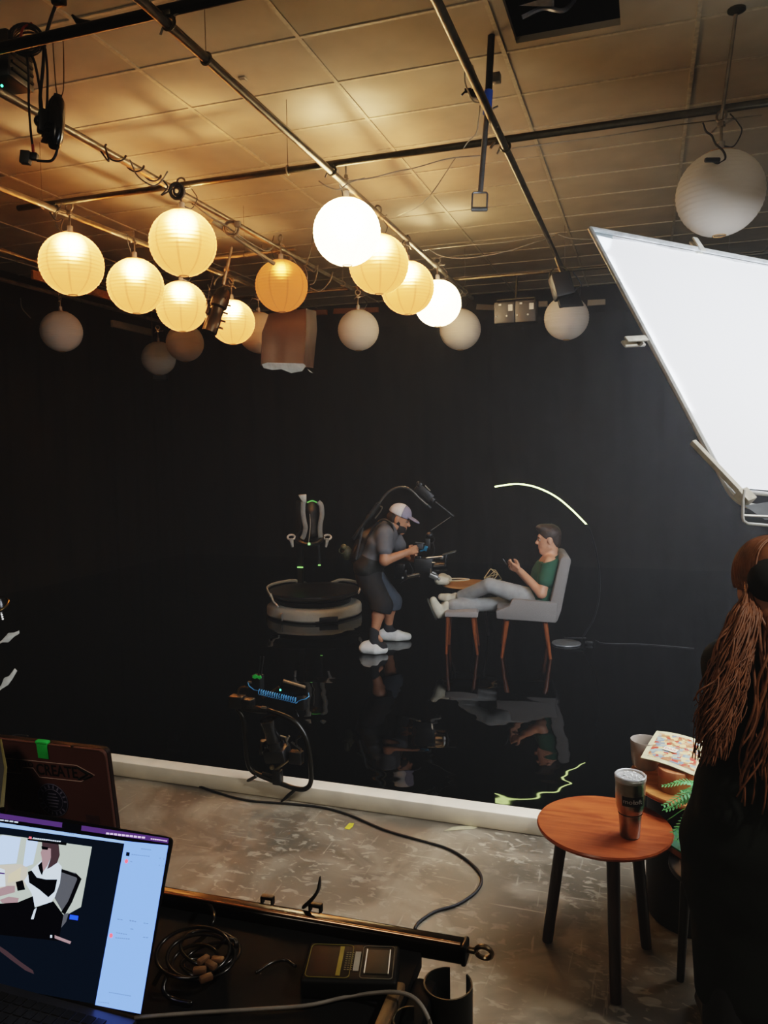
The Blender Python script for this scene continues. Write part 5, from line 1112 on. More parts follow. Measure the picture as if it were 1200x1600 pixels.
# cup holders
def cup_holder(c, lb, r=.042, h=.11):
    t = thing('cup_holder', lb, 'cup holder', (c.x, c.y, c.z - h)); M = Matrix.Translation(c - V(0, 0, h)); m = MB(); g = .42; a1 = math.radians(75)
    for rr, s in ((r, 1), (r - .003, -1)): m.lathe([(rr, 0), (rr, h)], M, 40, a1 + g, a1 + 2 * PI - g); m.lathe([(rr, 0), (rr, .03)], M, 8, a1 - g, a1 + g)
    for k in range(40):
        pass
    m.lathe([(r - .003, h), (r, h)], M, 40, a1 + g, a1 + 2 * PI - g); m.lathe([(0, 0), (r, 0)], M, 32)
    m.build('shell', P('holder_black', '121311', .45), t); m = MB(); m.box((0, 0, 0), (.05, .02, .05), frame(x=cx_, y=cy_, o=c - cx_ * (r + .012) - V(0, 0, .05)), .004); m.build('mount', black_metal, t)
cup_holder(pd(700, 1536, 1.33), 'black slotted cup holder on the right side of the cart, farther one'); cup_holder(pd(643, 1592, 1.22), 'second black cup holder nearer the camera, rim just in view at the bottom', .03, .08)
# charger on the cart
zc = CT + .034
cq = [pz(491, 1474, zc), pz(631, 1474, zc), pz(613, 1538, zc), pz(461, 1527, zc)]; o_ = sum(cq, Vector()) / 4; ux = (cq[1] - cq[0] + cq[2] - cq[3]); uy = (cq[0] - cq[3] + cq[1] - cq[2]); wx, wy = ux.length / 2, uy.length / 2
FB = frame(x=ux, y=uy, o=V(o_.x, o_.y, CT))
t = thing('battery_charger', 'black charger box with yellow outline and a small grey screen on the cart', 'charger', V(o_.x, o_.y, CT))
MB().box((0, 0, .017), (wx, wy, .034), FB, .006, 3).build('case', P('charger_black', '0c0c0b', .6, spec=.2), t)
def rrect(cx, cy, w, h, r, n=5):
    out = []
    for i, (sx, sy) in enumerate(((1, 1), (-1, 1), (-1, -1), (1, -1))):
        for k in range(n + 1): a = i * PI / 2 + k * PI / 2 / n; out.append((cx + sx * (w / 2 - r) + r * math.cos(a), cy + sy * (h / 2 - r) + r * math.sin(a)))
    return out
ol = lambda cx, cy, w, h, r, rad: MB().tube([FB @ V(x, y, .0345) for x, y in rrect(cx, cy, w, h, r)], rad, 6, closed=True)
ol(-wx * .23, 0, wx * .46, wy * .86, .008, .0008).build('yellow_outline', P('yellow_line', '5c5824', .5), t)
m = MB(); m.box((-wx * .12, 0, .0346), (wx * .045, wy * .76, .001), FB); m.build('yellow_strip', P('yellow_strip', '7a6f20', .5), t)
m = MB()
for r_ in range(9):
    for c_ in range(3): m.box((-wx * .055 + c_ * .005, wy * (.22 - r_ * .055), .0346), (.0036, .0016, .0006), FB)
m.build('print', P('print_grey', '6d6a58', .6), t)
m = MB(); m.box((wx * .06, 0, .0347), (wx * .06, wy * .5, .001), FB); m.build('white_label', P('label_grey', '8d8b82', .6), t)
m = MB(); m.box((wx * .28, 0, .035), (wx * .24, wy * .62, .002), FB, .001); m.build('screen', P('screen_olive', '1b1d15', .6), t); ol(wx * .28, 0, wx * .34, wy * .84, .006, .0008).build('screen_outline', P('grey_line', '55534a', .5), t)
m = MB(); m.box((wx * .155, 0, .036), (.0016, wy * .62, .0015), FB); m.box((wx * .405, 0, .036), (.0016, wy * .62, .0015), FB); m.build('screen_edge', P('bright_line', 'e8e8e2', .3), t)
# cables on the cart
Cz = lambda px, py, z=CT + .006: pz(px, py, z)
cord('grey cable running across the cart top and over its right edge', [Cz(210, 1590), Cz(300, 1583), Cz(400, 1577), Cz(480, 1571), Cz(540, 1558), Cz(590, 1551, CT + .02), Cz(625, 1551, CT + .03), Cz(648, 1560, CT + .03), Cz(664, 1580, CT + .02), Cz(676, 1610, CT)], .0035, P('cart_cord', '6d6862', .45))
q = Cz(318, 1512, CT + .005); t = thing('cable_coil', 'untidy black cable coil lying on the cart beside the open laptop', 'cable coil', q); m = MB(); rnd = random.Random(3)
for k in range(7):
    r_ = .03 + .006 * k; m.torus(Matrix.Translation(q + V(rnd.uniform(-.02, .02), rnd.uniform(-.02, .02), .004 + .006 * k)) @ Matrix.Rotation(rnd.uniform(-.3, .3), 4, 'X') @ Matrix.Rotation(rnd.uniform(-.3, .3), 4, 'Y'), r_, .0032, 30, 6, sy=.8)
m.build('loops', P('cart_cable_gloss', '101010', .22), t, ang=180)
t = thing('power_adapter', 'tan plug ends among the coiled cable on the cart', 'adapter', Cz(322, 1508, CT)); m = MB()
for px, py, r_ in ((312, 1516, .4), (330, 1508, -.3), (322, 1528, .9), (340, 1500, .2), (318, 1500, 1.2)): m.box((0, 0, 0), (.022, .012, .010), Matrix.Translation(Cz(px, py, CT + .045)) @ Matrix.Rotation(r_, 4, 'Z'), .003)
m.build('plug', P('tan_plug', '5c422c', .5), t)
cord('black cable arcing upright beside the open laptop', [Cz(300, 1478, CT + .004), Cz(322, 1460, CT + .03), pz(334, 1435, CT + .05), Cz(330, 1418, CT + .04), Cz(322, 1414, CT + .02)], .004, P('cart_cable_gloss', '101010', .22))
cord('second black cable arc in front of the coil on the cart', [Cz(345, 1505, CT + .004), pz(368, 1480, CT + .04), pz(366, 1468, CT + .05), pz(350, 1470, CT + .05), Cz(340, 1480, CT + .02)], .004, P('cart_cable_gloss', '101010', .22))
cord('short black cable from the coil to the charger', [Cz(400, 1520), Cz(425, 1504), Cz(445, 1500), Cz(462, 1510)], .003, P('cart_cable_gloss', '101010', .22))
cord('black cable tangle by the lower corner of the open laptop', [Cz(240, 1540), Cz(252, 1518, CT + .02), Cz(262, 1520, CT + .03), Cz(255, 1545, CT + .02), Cz(268, 1560), Cz(300, 1568)], .004, P('cart_cable_gloss', '101010', .22))

# ------------------------------------------------------------------ laptops
def lidframe(tr, top2, rb, d):
    """tr: top right pixel at depth d, top2: another pixel on the level top edge, rb: a pixel down the right edge"""
    RT = pd(*tr, d); LT = pz(*top2, RT.z); u_ = (RT - LT).normalized(); r = ray(*rb); s = (RT - CAM).dot(u_) / r.dot(u_); RB = CAM + r * s
    v_ = (RB - RT).normalized(); return RT, u_, v_, RB
def flatpoly(m, pts, F, z): m.mesh([F @ V(x, y, z) for x, y in pts], [tuple(range(len(pts)))])
# open laptop, screen towards us
RT, ux, vy, RB = lidframe((269, 1309), (0, 1262), (216, 1588), 1.31)
nL = ux.cross(vy).normalized(); nL = nL if nL.dot(CAM - RT) > 0 else -nL; LH = (RB - RT).length; LW = .355
FL = Matrix((ux, -vy, nL)).transposed().to_4x4(); FL.translation = RT            # x<0 leftwards, y<0 downwards
def scr(px, py): p = FL.inverted() @ onpl(px, py, RT, nL); return (p.x, p.y)
hz = max(CT + .012, RB.z - .006); hinge = RB
t = thing('laptop', 'open laptop with a glowing video call on its screen, on the cart', 'laptop', V(RB.x - .17, RB.y, CT))
m = MB(); m.prism(rrect(-LW / 2, -LH / 2, LW, LH, .009), .006, FL, z0=-.006); lid = m.build('lid', P('laptop_black', '0d0d12', .3, .4), t)
fb = V(-nL.x, -nL.y, 0); toC = -V(-ux.y, ux.x, 0).normalized()
toC = toC if toC.dot(V(0, -1, 0)) > 0 else -toC
FBs = frame(x=V(ux.x, ux.y, 0), y=-toC, o=V(RB.x, RB.y, max(CT + .001, RB.z - .016)))
m = MB(); m.box((-LW / 2, -.125, .007), (LW, .245, .013), FBs, .004); bs = m.build('base', P('laptop_grey', '4b4c52', .4, .7), t)
m = MB()
for r_ in range(5):
    for c_ in range(14): m.box((-LW / 2 + (c_ - 6.5) * .0195, -.03 - r_ * .0195, .0145), (.016, .016, .002), FBs)
m.build('keys', black_plastic, bs); m = MB(); m.box((-LW / 2, -.185, .0142), (.15, .09, .001), FBs, .0004); m.build('trackpad', P('laptop_grey', '4b4c52', .4, .7), bs)
ES = 1.0
cols = [E('scr_black', '05060a', .5), E('scr_navy', '0a1420', .5), E('scr_blue', '6a90ff', ES), E('scr_menu', '4a3068', .6), E('scr_wall', '98a39a', .9), E('scr_window', '9db9f2', ES), E('scr_skin', '8a6f74', .8), E('scr_hair', '3a2c30', .7),
        E('scr_white', 'b9cbe0', .9), E('scr_dark', '05050a', .5), E('scr_chair', '4a4c52', .7), E('scr_text', '5a78b8', .9), E('scr_red', 'ff5a66', 1.0), E('scr_bar', '7fa4f0', .9), E('scr_desk', 'a8a294', .9), E('scr_led', '1e3ff0', 1.2), E('scr_tan', 'b4a98c', .9), E('scr_lilac', 'c4a8e0', 1.0)]
IX = {c.name: i for i, c in enumerate(cols)}; m = MB(); zl = [0]
def pt(col, pts, raw=False):
    zl[0] += 1; m.mi = IX[col]; flatpoly(m, pts if raw else [scr(*p) for p in pts], FL, .0006 + zl[0] * .00001)
W1, H1 = LW, LH
pt('scr_black', [(-LW + .006, -LH + .012), (-.006, -LH + .012), (-.006, -.006), (-LW + .006, -.006)], True)
# menu bar, window bar, dark video area, side panel
pt('scr_menu', [(-5, 1270), (264, 1310), (263, 1318), (-5, 1278)]); pt('scr_black', [(98, 1284), (128, 1289), (127, 1299), (97, 1293)])
pt('scr_bar', [(-5, 1284.5), (195, 1314), (194.5, 1318.5), (-5, 1291)]); pt('scr_blue', [(195, 1314), (263, 1321), (262.5, 1326), (194.5, 1319)])
pt('scr_navy', [(-5, 1291), (194.6, 1318), (150, 1569), (-5, 1540)])
pt('scr_blue', [(194.8, 1317.5), (262.6, 1324), (220, 1584), (149, 1570)])
# the picture of the call
pt('scr_wall', [(5, 1304), (144, 1323), (127, 1417), (100, 1432), (-5, 1430), (-5, 1304)]); pt('scr_window', [(4, 1305), (33, 1309), (26, 1349), (-5, 1351), (-5, 1310)]); pt('scr_window', [(42, 1312), (60, 1314), (52, 1350), (36, 1356)])
pt('scr_desk', [(-5, 1352), (33, 1350), (44, 1356), (40, 1385), (-5, 1390)]); pt('scr_tan', [(14, 1367), (34, 1354), (32, 1375), (12, 1380)]); pt('scr_white', [(-5, 1354), (8, 1359), (9, 1385), (-5, 1386)]); pt('scr_menu', [(-5, 1362), (8, 1364), (8, 1366), (-5, 1365)])
pt('scr_chair', [(92, 1356), (118, 1364), (127, 1374), (112, 1408), (100, 1428), (84, 1400)]); pt('scr_dark', [(118, 1363), (128, 1373), (113, 1410), (102, 1429), (96, 1425), (107, 1408), (121, 1374)]); pt('scr_dark', [(92, 1356), (122, 1367), (120, 1371), (92, 1361)])
pt('scr_white', [(68, 1342), (90, 1346), (97, 1354), (94, 1380), (86, 1402), (80, 1410), (55, 1417), (50, 1396), (38, 1376), (50, 1358)])
pt('scr_dark', [(44, 1362), (50, 1360), (58, 1371), (72, 1374), (90, 1374), (86, 1393), (76, 1402), (62, 1390), (46, 1379)]); pt('scr_dark', [(25, 1378), (36, 1375), (40, 1390), (28, 1392)])
pt('scr_skin', [(70, 1317), (80, 1318), (80, 1340), (75, 1352), (68, 1362), (65, 1352), (66, 1342), (64, 1332)]); pt('scr_hair', [(66, 1314), (80, 1313), (92, 1317), (94, 1336), (90, 1348), (80, 1355), (74, 1358), (80, 1340), (80, 1326), (66, 1323)])
pt('scr_dark', [(65, 1322), (76, 1324), (75, 1328), (66, 1327)]); pt('scr_dark', [(60, 1352), (66, 1346), (68, 1362), (66, 1368), (62, 1360)])
pt('scr_skin', [(-5, 1390), (12, 1384), (24, 1384), (24, 1394), (-5, 1402)]); pt('scr_skin', [(0, 1406), (14, 1401), (30, 1403), (28, 1412), (4, 1411)])
pt('scr_dark', [(-5, 1412), (28, 1410), (52, 1400), (55, 1418), (84, 1408), (100, 1430), (92, 1470), (-5, 1460)]); pt('scr_white', [(54, 1421), (58, 1418), (53, 1436), (49, 1436)])
pt('scr_chair', [(100, 1428), (108, 1426), (104, 1440), (96, 1450)]); pt('scr_led', [(110, 1429), (123, 1431), (122, 1438), (109, 1436)]); pt('scr_white', [(79, 1461), (82, 1461), (82, 1465), (79, 1465)])
pt('scr_hair', [(0, 1478), (12, 1486), (32, 1502), (52, 1516), (54, 1522), (40, 1516), (18, 1500), (0, 1486)]); pt('scr_skin', [(86, 1461), (112, 1471), (110, 1475), (86, 1466)])
pt('scr_black', [(43, 1310), (105, 1317), (104, 1321), (44, 1313)]); pt('scr_red', [(46, 1307), (50, 1307.5), (49.5, 1311), (45.5, 1310.5)])
def dash(x0, y0, x1, y1, w, col='scr_text', seg=3.2):
    a, b = V(*scr(x0, y0)), V(*scr(x1, y1)); n = max(1, int(math.hypot(x1 - x0, y1 - y0) / seg)); d = (b - a) / n; pr = V(-d.y, d.x).normalized() * w / 2
    for k in range(n): p, q_ = a + d * (k + .08), a + d * (k + .86); pt(col, [tuple(p - pr), tuple(q_ - pr), tuple(q_ + pr), tuple(p + pr)], True)
dash(52, 1309.5, 96, 1315, .0018, 'scr_white'); dash(0, 1281, 30, 1285, .002, 'scr_white', 7); dash(166, 1302, 228, 1309, .0028, 'scr_lilac', 6.2); dash(236, 1310.5, 262, 1314, .0016, 'scr_lilac', 3)
dash(101, 1301, 117, 1303.5, .0012); dash(221, 1326, 237, 1328, .0016); dash(206, 1335, 235, 1338, .0013); dash(204, 1346, 208, 1346.5, .0013); dash(184, 1436, 193, 1437, .0016); dash(203, 1438, 214, 1440, .002); dash(225, 1442, 233, 1443, .0015); dash(204, 1451, 210, 1452, .0016)
dash(182, 1457, 200, 1460, .0014); dash(181, 1465, 204, 1467, .0016); dash(224, 1464, 233, 1465, .0013); dash(171, 1550, 206, 1556, .0013); dash(154, 1565, 172, 1567, .001)
def dot(px, py, r, col):
    c = scr(px, py); pt(col, [(c[0] + r * math.cos(a * PI / 6), c[1] + r * math.sin(a * PI / 6)) for a in range(12)], True)
dot(198.5, 1345.5, .0034, 'scr_red'); dot(174.5, 1461.5, .0034, 'scr_red'); pt('scr_navy', [(198.5, 1331), (204, 1332), (203, 1338), (197.5, 1337)])
for x, y in ((251, 1341), (257, 1342), (250, 1352), (256, 1353)): dot(x, y, .0009, 'scr_text')
m.build('screen', cols, lid, ang=0 + 180, recalc=False, label='lit screen with a video call and a pale blue chat panel')
# closed-side laptop behind: we see the back of its lid
RT, ux, vy, RB = lidframe((163, 1174), (0, 1155), (178, 1290), 1.52)
nL = ux.cross(vy).normalized(); nL = nL if nL.dot(CAM - RT) > 0 else -nL; Fq = Matrix((ux, -vy, nL)).transposed().to_4x4(); Fq.translation = RT
H2 = min(.30, (RT.z - CT - .015) / max(.2, -vy.z)); W2 = .36
bo = RT + vy * H2
t = thing('laptop', 'dark brown laptop with stickers on its lid, standing behind the video-call laptop', 'laptop', V(bo.x - .18, bo.y, CT))
lid = MB().prism(rrect(-W2 / 2, -H2 / 2, W2, H2, .012), .007, Fq, z0=-.007).build('lid', P('lid_brown', '5c3a34', .5, var=.12, scale=9), t)
MB().prism(rrect(-W2 / 2, -H2 / 2, W2, H2, .012), .010, Fq, z0=-.0185).build('base', P('lid_brown_dark', '241614', .5), t)
def sq(px, py): p = Fq.inverted() @ onpl(px, py, RT, nL); return (p.x, p.y)
MB().tube([Fq @ V(-W2 + .01, 0, .0), Fq @ V(-.012, 0, 0), Fq @ V(-.003, -.004, 0), Fq @ V(0, -.012, 0), Fq @ V(0, -H2, 0)], .0011, 6).build('lid_edge', P('lid_edge', '6d5148', .35, .5), lid)
m = MB(); zq = .0004
ar = [sq(*p) for p in ((-40, 1180), (55, 1189), (120, 1196), (148, 1211), (127, 1221), (62, 1214), (52, 1200), (36, 1199), (34, 1208), (-40, 1203))]
m.tube([Fq @ V(x, y, zq) for x, y in ar], .0009, 6, closed=True); m.build('arrow_sticker', P('sticker_edge', 'b49a90', .6), lid, label='arrow-shaped sticker outline')
m = MB()
for body, px0, px1, py0, py1, hgt in (('OUT', -2, 36, 1192.5, 1197, .040), ('TO', 38, 52, 1194, 1195.5, .016), ('CREATE', 57, 121, 1202, 1208.5, .034)):
    a, b = V(*sq(px0, py0)), V(*sq(px1, py1)); vs, fs = textmesh(body, hgt, True); x0, x1 = min(v.x for v in vs), max(v.x for v in vs); k = (b - a).length / (x1 - x0)
    ang = math.atan2((b - a).y, (b - a).x); c = (a + b) / 2; m.mesh(vs, fs, Fq @ Matrix.Translation((c.x, c.y, .0006)) @ Matrix.Rotation(ang, 4, 'Z') @ Matrix.Diagonal((k, 1, 1, 1)))
for (x, y, w) in ((131, 1209, 1), (139, 1211, .8)):
    c = sq(x, y); m.tube([Fq @ V(c[0] - .014, c[1] + .013 * w, .0006), Fq @ V(c[0] + .008, c[1], .0006), Fq @ V(c[0] - .014, c[1] - .013 * w, .0006)], .0022, 6)
m.build('lettering', P('sticker_ink', '0c0a0a', .6), lid, label='black lettering of the arrow sticker')
c = sq(83, 1250); m = MB(); m.lathe([(0, .0004), (.037, .0004), (.037, 0)], Fq @ Matrix.Translation((c[0], c[1], 0)), 36); m.build('round_sticker', P('sticker_navy', '1c1d33', .6), lid)
m = MB(); Mt = Fq @ Matrix.Translation((c[0], c[1], .0007)); m.torus(Mt, .036, .0007, 36, 5); m.torus(Mt, .024, .0006, 30, 5)
for k in range(18):
    if k % 9 != 8: m.box((.03, 0, 0), (.007, .0035, .0004), Mt @ Matrix.Rotation(k * 2 * PI / 18, 4, 'Z'))
for k in range(5): m.box((0, .014 - k * .007, 0), (.03 - abs(k - 2) * .005, .0025, .0004), Mt)
m.build('sticker_print', P('sticker_print', '77748a', .6), lid)
c = sq(145, 1280); MB().box((c[0], c[1], .0003), (.032, .018, .0005), Fq).build('clear_sticker', P('sticker_clear', '4a3434', .3), lid)
m = MB(); c = sq(66, 1164); m.box((c[0], c[1] - .012, .0012), (.026, .034, .0016), Fq, .0005); m.box((c[0] - .001, c[1] + .005, -.003), (.03, .007, .012), Fq, .003); m.build('green_tape', P('green_gaffer', '2fc85a', .6), lid, label='green tape over the lid edge')
c = sq(113, 1167); MB().ball((c[0], c[1] + .002, 0), .003, Fq).build('lid_nub', black_plastic, lid)
# dark tablet at the very left
a = [pd(-90, 1150, 1.55), pd(1, 1156, 1.55), pd(9, 1200, 1.5), pd(3, 1262, 1.46), pd(-90, 1290, 1.46)]
t = thing('tablet', 'dark slab with a yellowish edge at the far left, covering the sticker laptop', 'tablet', V(a[3].x, a[3].y, CT)); n_ = (a[1] - a[0]).cross(a[3] - a[0]).normalized() * .008
m = MB(); m.mesh(a + [p + n_ for p in a], [(0, 1, 2, 3, 4), (9, 8, 7, 6, 5)] + [(i, (i + 1) % 5, 5 + (i + 1) % 5, 5 + i) for i in range(5)]); m.build('case', P('tablet_dark', '0c0c0a', .5), t)
MB().tube(a[1:4], [.0022, .003, .004], 6).build('edge', P('tablet_edge', '6f6840', .4), t); e_ = a[3]; m = MB(); m.tube([e_, V(e_.x - .06, e_.y + .02, CT + .004)], .006, 8); m.build('stand', black_metal, t)

# ------------------------------------------------------------------ round side table and tumbler
tp = pz(944, 1288, .48); dark_wood = wood('dark_walnut', '20130b', '38251a', .4, (30, 30, 3))
t = thing('side_table', 'three-legged side table with a round reddish-brown top, tumbler standing on it', 'table', (tp.x, tp.y, 0))
M_ = Matrix.Translation(tp); MB().lathe([(0, -.022), (.235, -.022), (.248, -.014), (.25, -.006), (.246, 0), (0, 0)], M_, 64).build('tabletop', wood('red_veneer', '8a3f1e', 'a9552b', .32, (5, 45, 10)), t)
for px, py in ((962, 1566), (855, 1470), (1010, 1480)):
    b = pz(px, py, 0); d = (b - V(tp.x, tp.y, 0)); a = V(tp.x, tp.y, .46) + V(d.x, d.y, 0) * .72; MB().tube([a, b], [.023, .02], 10).build('leg', dark_wood, t)
q = pz(984, 1306, .48)
t = thing('tumbler', 'steel tumbler with a clear lid and black label on the round side table', 'tumbler', q)
M_ = Matrix.Translation(q); st = P('brushed_steel', '9a9488', .3, 1.0, var=.08, scale=60)
MB().lathe([(0, 0), (.033, 0), (.036, .006), (.041, .085), (.0415, .092), (.047, .106), (.0515, .125), (.0535, .19), (.054, .222), (.051, .224), (0, .222)], M_, 48).build('cup', st, t)
MB().lathe([(.0405, .088), (.0435, .0905), (.0425, .094)], M_, 48).build('neck_ring', P('ring_bright', 'd8d0c0', .15, 1), t)
lidm = P('clear_lid', 'd5d5d2', .12, 0, trans=.45)
MB().lathe([(.0545, .212), (.0565, .218), (.0565, .231), (.053, .234), (.049, .232), (.047, .225), (0, .224)], M_, 48).build('lid', lidm, t, label='clear plastic lid')
m = MB(); rnd = random.Random(5)
for k in range(26): a = rnd.uniform(0, 6.28); r_ = .042 * math.sqrt(rnd.random()); m.ball(M_ @ V(r_ * math.cos(a), r_ * math.sin(a), .2265), (rnd.uniform(.002, .006), rnd.uniform(.002, .005), .0015), None, 8, 6)
m.build('ice', P('ice', 'e6e8e4', .2), t)
va = math.atan2(CAM.y - q.y, CAM.x - q.x)
def wrap(ang, z, off): r_ = .0515 + (z - .125) * .03 + off; return M_ @ V(r_ * math.cos(ang), r_ * math.sin(ang), z)
m = MB(); A0, A1 = va - .55, va + 1.0                        # label runs to the right as seen
n = 24; vs = []; 
for k in range(n + 1):
    a = A0 + (A1 - A0) * k / n; vs += [wrap(a, .132, .0006), wrap(a, .168, .0006)]
m.mesh(vs, [(2 * k, 2 * k + 2, 2 * k + 3, 2 * k + 1) for k in range(n)]); m.build('label', P('label_black', '0b0a09', .45), t, label='black wrap label with pale lettering')
m = MB()
for body, x0, bold in (('mot', -.018, False), ('loft', .0135, True)):
    vs, fs = textmesh(body, .026, bold); m.mesh([wrap(va + .27 + (v.x + x0) / .0525, .15 + v.y * .9, .0012) for v in vs], fs)
m.build('lettering', P('label_text', 'b9b8b2', .5), t)
# ------------------------------------------------------------------ dark pedestal with wooden top, mug, box, paper
PT = .56
e0 = pz(1085, 1263, PT); vw = V(e0.x, e0.y, 0).normalized(); lf = pz(984, 1213, PT)
pc = None; best = 9
for k in range(60):
    c = pz(1095 + 0, 1262, PT) + vw * (.15 + k * .006); r_ = (V(c.x, c.y, 0) - V(pz(1085, 1263, PT).x, pz(1085, 1263, PT).y, 0)).length; rl = (V(c.x, c.y, 0) - V(lf.x, lf.y, 0)).length
    if abs(r_ - rl) < best: best = abs(r_ - rl); pc = c; pr = (r_ + rl) / 2
t = thing('pedestal', 'black drum pedestal with a round light-wood top behind the side table', 'pedestal', (pc.x, pc.y, 0))
M_ = Matrix.Translation((pc.x, pc.y, 0)); MB().lathe([(0, PT - .02), (pr - .008, PT - .02), (pr, PT - .012), (pr, PT - .005), (pr - .004, PT), (0, PT)], M_, 64).build('tabletop', wood('honey_wood', '9a5f30', 'c2844a', .4, (6, 40, 10)), t)
MB().lathe([(0, 0), (pr - .08, 0), (pr - .072, .02), (pr - .072, PT - .03), (pr - .072, PT - .02), (0, PT - .02)], M_, 64).build('drum', P('drum_black', '0a0a09', .7), t)
q = pz(1056, 1244, PT); q = q + V(q.x, q.y, 0).normalized() * .07
t = thing('wooden_box', 'round light-wood lidded box on the dark pedestal', 'box', q); M_ = Matrix.Translation(q)
MB().lathe([(0, 0), (.066, 0), (.068, .003), (.068, .055), (0, .055)], M_, 48).build('body', wood('box_wood', '8a6238', 'ab8252', .5, (20, 20, 8)), t); MB().lathe([(0, .056), (.0695, .056), (.0695, .084), (.067, .087), (0, .087)], M_, 48).build('lid', wood('box_lid', '9c5a38', 'b87850', .45, (20, 20, 8)), t)
boxtop = q.z + .087
q = pz(1008, 1206, PT); q = q + V(q.x, q.y, 0).normalized() * .055
t = thing('mug', 'large pale grey ceramic mug on the pedestal beside the paper', 'mug', q); M_ = Matrix.Translation(q)
MB().lathe([(0, 0), (.046, 0), (.052, .01), (.058, .06), (.062, .115), (.060, .118), (.057, .114), (.053, .06), (.046, .014), (0, .012)], M_, 40).build('cup', P('mug_ceramic', '8f857a', .35, var=.06), t)
mq = pz(1050, 1178, boxtop + .035)
# folded colour paper resting over box and mug
cr = [pz(1001, 1185, boxtop + .012), pz(1092, 1214, boxtop + .006), pz(1106, 1160, boxtop + .03), pz(1026, 1143, boxtop + .03)]
t = thing('magazine', 'folded colourful printed paper lying across the wooden box and mug', 'magazine', mq); nx, ny = 14, 10
def sheet(dz, inset=0.0):
    out = []
    for j in range(ny + 1):
        for i in range(nx + 1):
            a = inset + (1 - 2 * inset) * i / nx; b = inset + (1 - 2 * inset) * j / ny
            p = cr[0].lerp(cr[1], a).lerp(cr[3].lerp(cr[2], a), b); p = p + V(0, 0, dz + .006 * math.sin(a * PI * 1.3) + .004 * math.sin(b * PI)); out.append(p)
    return out
grid = [(j * (nx + 1) + i, j * (nx + 1) + i + 1, (j + 1) * (nx + 1) + i + 1, (j + 1) * (nx + 1) + i) for j in range(ny) for i in range(nx)]
def print_mat():
    m_ = bpy.data.materials.new('colour_print'); m_.use_nodes = True; nt = m_.node_tree; b_ = nt.nodes['Principled BSDF']; b_.inputs['Roughness'].default_value = .45; L = nt.links
    tc = nt.nodes.new('ShaderNodeTexCoord'); vo = nt.nodes.new('ShaderNodeTexVoronoi'); vo.inputs['Scale'].default_value = 60; vo.distance = 'CHEBYCHEV'; L.new(tc.outputs['Object'], vo.inputs['Vector'])
    rp = nt.nodes.new('ShaderNodeValToRGB'); rp.color_ramp.interpolation = 'CONSTANT'; e = rp.color_ramp.elements
    sx = nt.nodes.new('ShaderNodeSeparateColor'); L.new(vo.outputs['Color'], sx.inputs[0])
    cs = ['b98a62', '9c6340', 'c7b27c', '8a9a94', 'a83a28', 'c4b482', '9a7048', '6f7f88']
    while len(e) < len(cs): e.new(.5)
    for k, (el, c_) in enumerate(zip(e, cs)): el.position = k / len(cs); el.color = (*lin(c_), 1)
    L.new(sx.outputs[0], rp.inputs[0]); L.new(rp.outputs[0], b_.inputs['Base Color']); return m_
MB().mesh(sheet(0), grid).build('page', P('newsprint', 'b9b088', .6), t, ang=180); MB().mesh(sheet(.0035), grid).build('page', P('newsprint', 'b9b088', .6), t, ang=180)
MB().mesh(sheet(.0045, .09), grid).build('picture_print', print_mat(), t, ang=180)
S2 = sheet(.0052, 0); at = lambda a, b: S2[int(round(b * ny)) * (nx + 1) + int(round(a * nx))]
m = MB(); c = at(.42, .38); Fm = frame(x=cr[1] - cr[0], y=cr[3] - cr[0], o=c + V(0, 0, .0022)); m.box((0, 0, 0), (.055, .035, .0006), Fm); m.build('title_block', P('title_cream', 'e6dcc0', .5), t)
vs, fs = textmesh('DAIS', .022, True); m = MB(); m.mesh(vs, fs, Fm @ Matrix.Translation((0, 0, .0006))); m.build('title_print', P('title_red', 'b03a34', .5), t)
# ------------------------------------------------------------------ stool with book and fern behind the person
sc_ = pd(1130, 1352, 2.72); SZ = .44
t = thing('stool', 'dark splay-legged stool mostly hidden behind the long-haired person', 'stool', (sc_.x, sc_.y, 0))
MB().lathe([(0, SZ - .03), (.17, SZ - .03), (.18, SZ - .02), (.18, SZ - .004), (.175, SZ), (0, SZ)], Matrix.Translation((sc_.x, sc_.y, 0)), 40).build('seat', P('stool_dark', '15110d', .5), t)
b = pz(1063, 1532, 0); d = b - V(sc_.x, sc_.y, 0); base_a = math.atan2(d.y, d.x)
for k in range(3): a = base_a + k * 2 * PI / 3; MB().tube([V(sc_.x + .12 * math.cos(a), sc_.y + .12 * math.sin(a), SZ - .02), V(sc_.x + d.length * math.cos(a), sc_.y + d.length * math.sin(a), 0)], [.02, .013], 10).build('leg', P('stool_dark', '15110d', .5), t)
bq = pz(1061, 1328, SZ + .035); 
F = frame(x=(pz(1100, 1318, SZ + .035) - bq), o=V(bq.x, bq.y, SZ)); t = thing('book', 'green-covered book with reddish pages, corner peeking out beside the person', 'book', V(bq.x, bq.y, SZ))
MB().box((.10, .06, .031), (.20, .14, .007), F, .001).build('cover', P('book_green', '2c6a4c', .5), t); MB().box((.102, .062, .0145), (.19, .13, .027), F).build('pages', P('book_red', '9a5a40', .7), t)
pq = pz(1118, 1300, SZ + .035); pq = V(sc_.x + .0, sc_.y + .02, SZ + .036)
t = thing('potted_fern', 'bright green fern spilling out beside the dark pedestal', 'plant', V(sc_.x, sc_.y + .02, SZ + .036)); pot = V(sc_.x, sc_.y + .02, SZ + .036)
MB().lathe([(0, 0), (.05, 0), (.065, .09), (.068, .10), (.062, .10), (.058, .085), (0, .08)], Matrix.Translation(pot), 28).build('pot', P('pot_dark', '2a2622', .5), t)
rnd = random.Random(9); m = MB(); crown = pot + V(0, 0, .10)
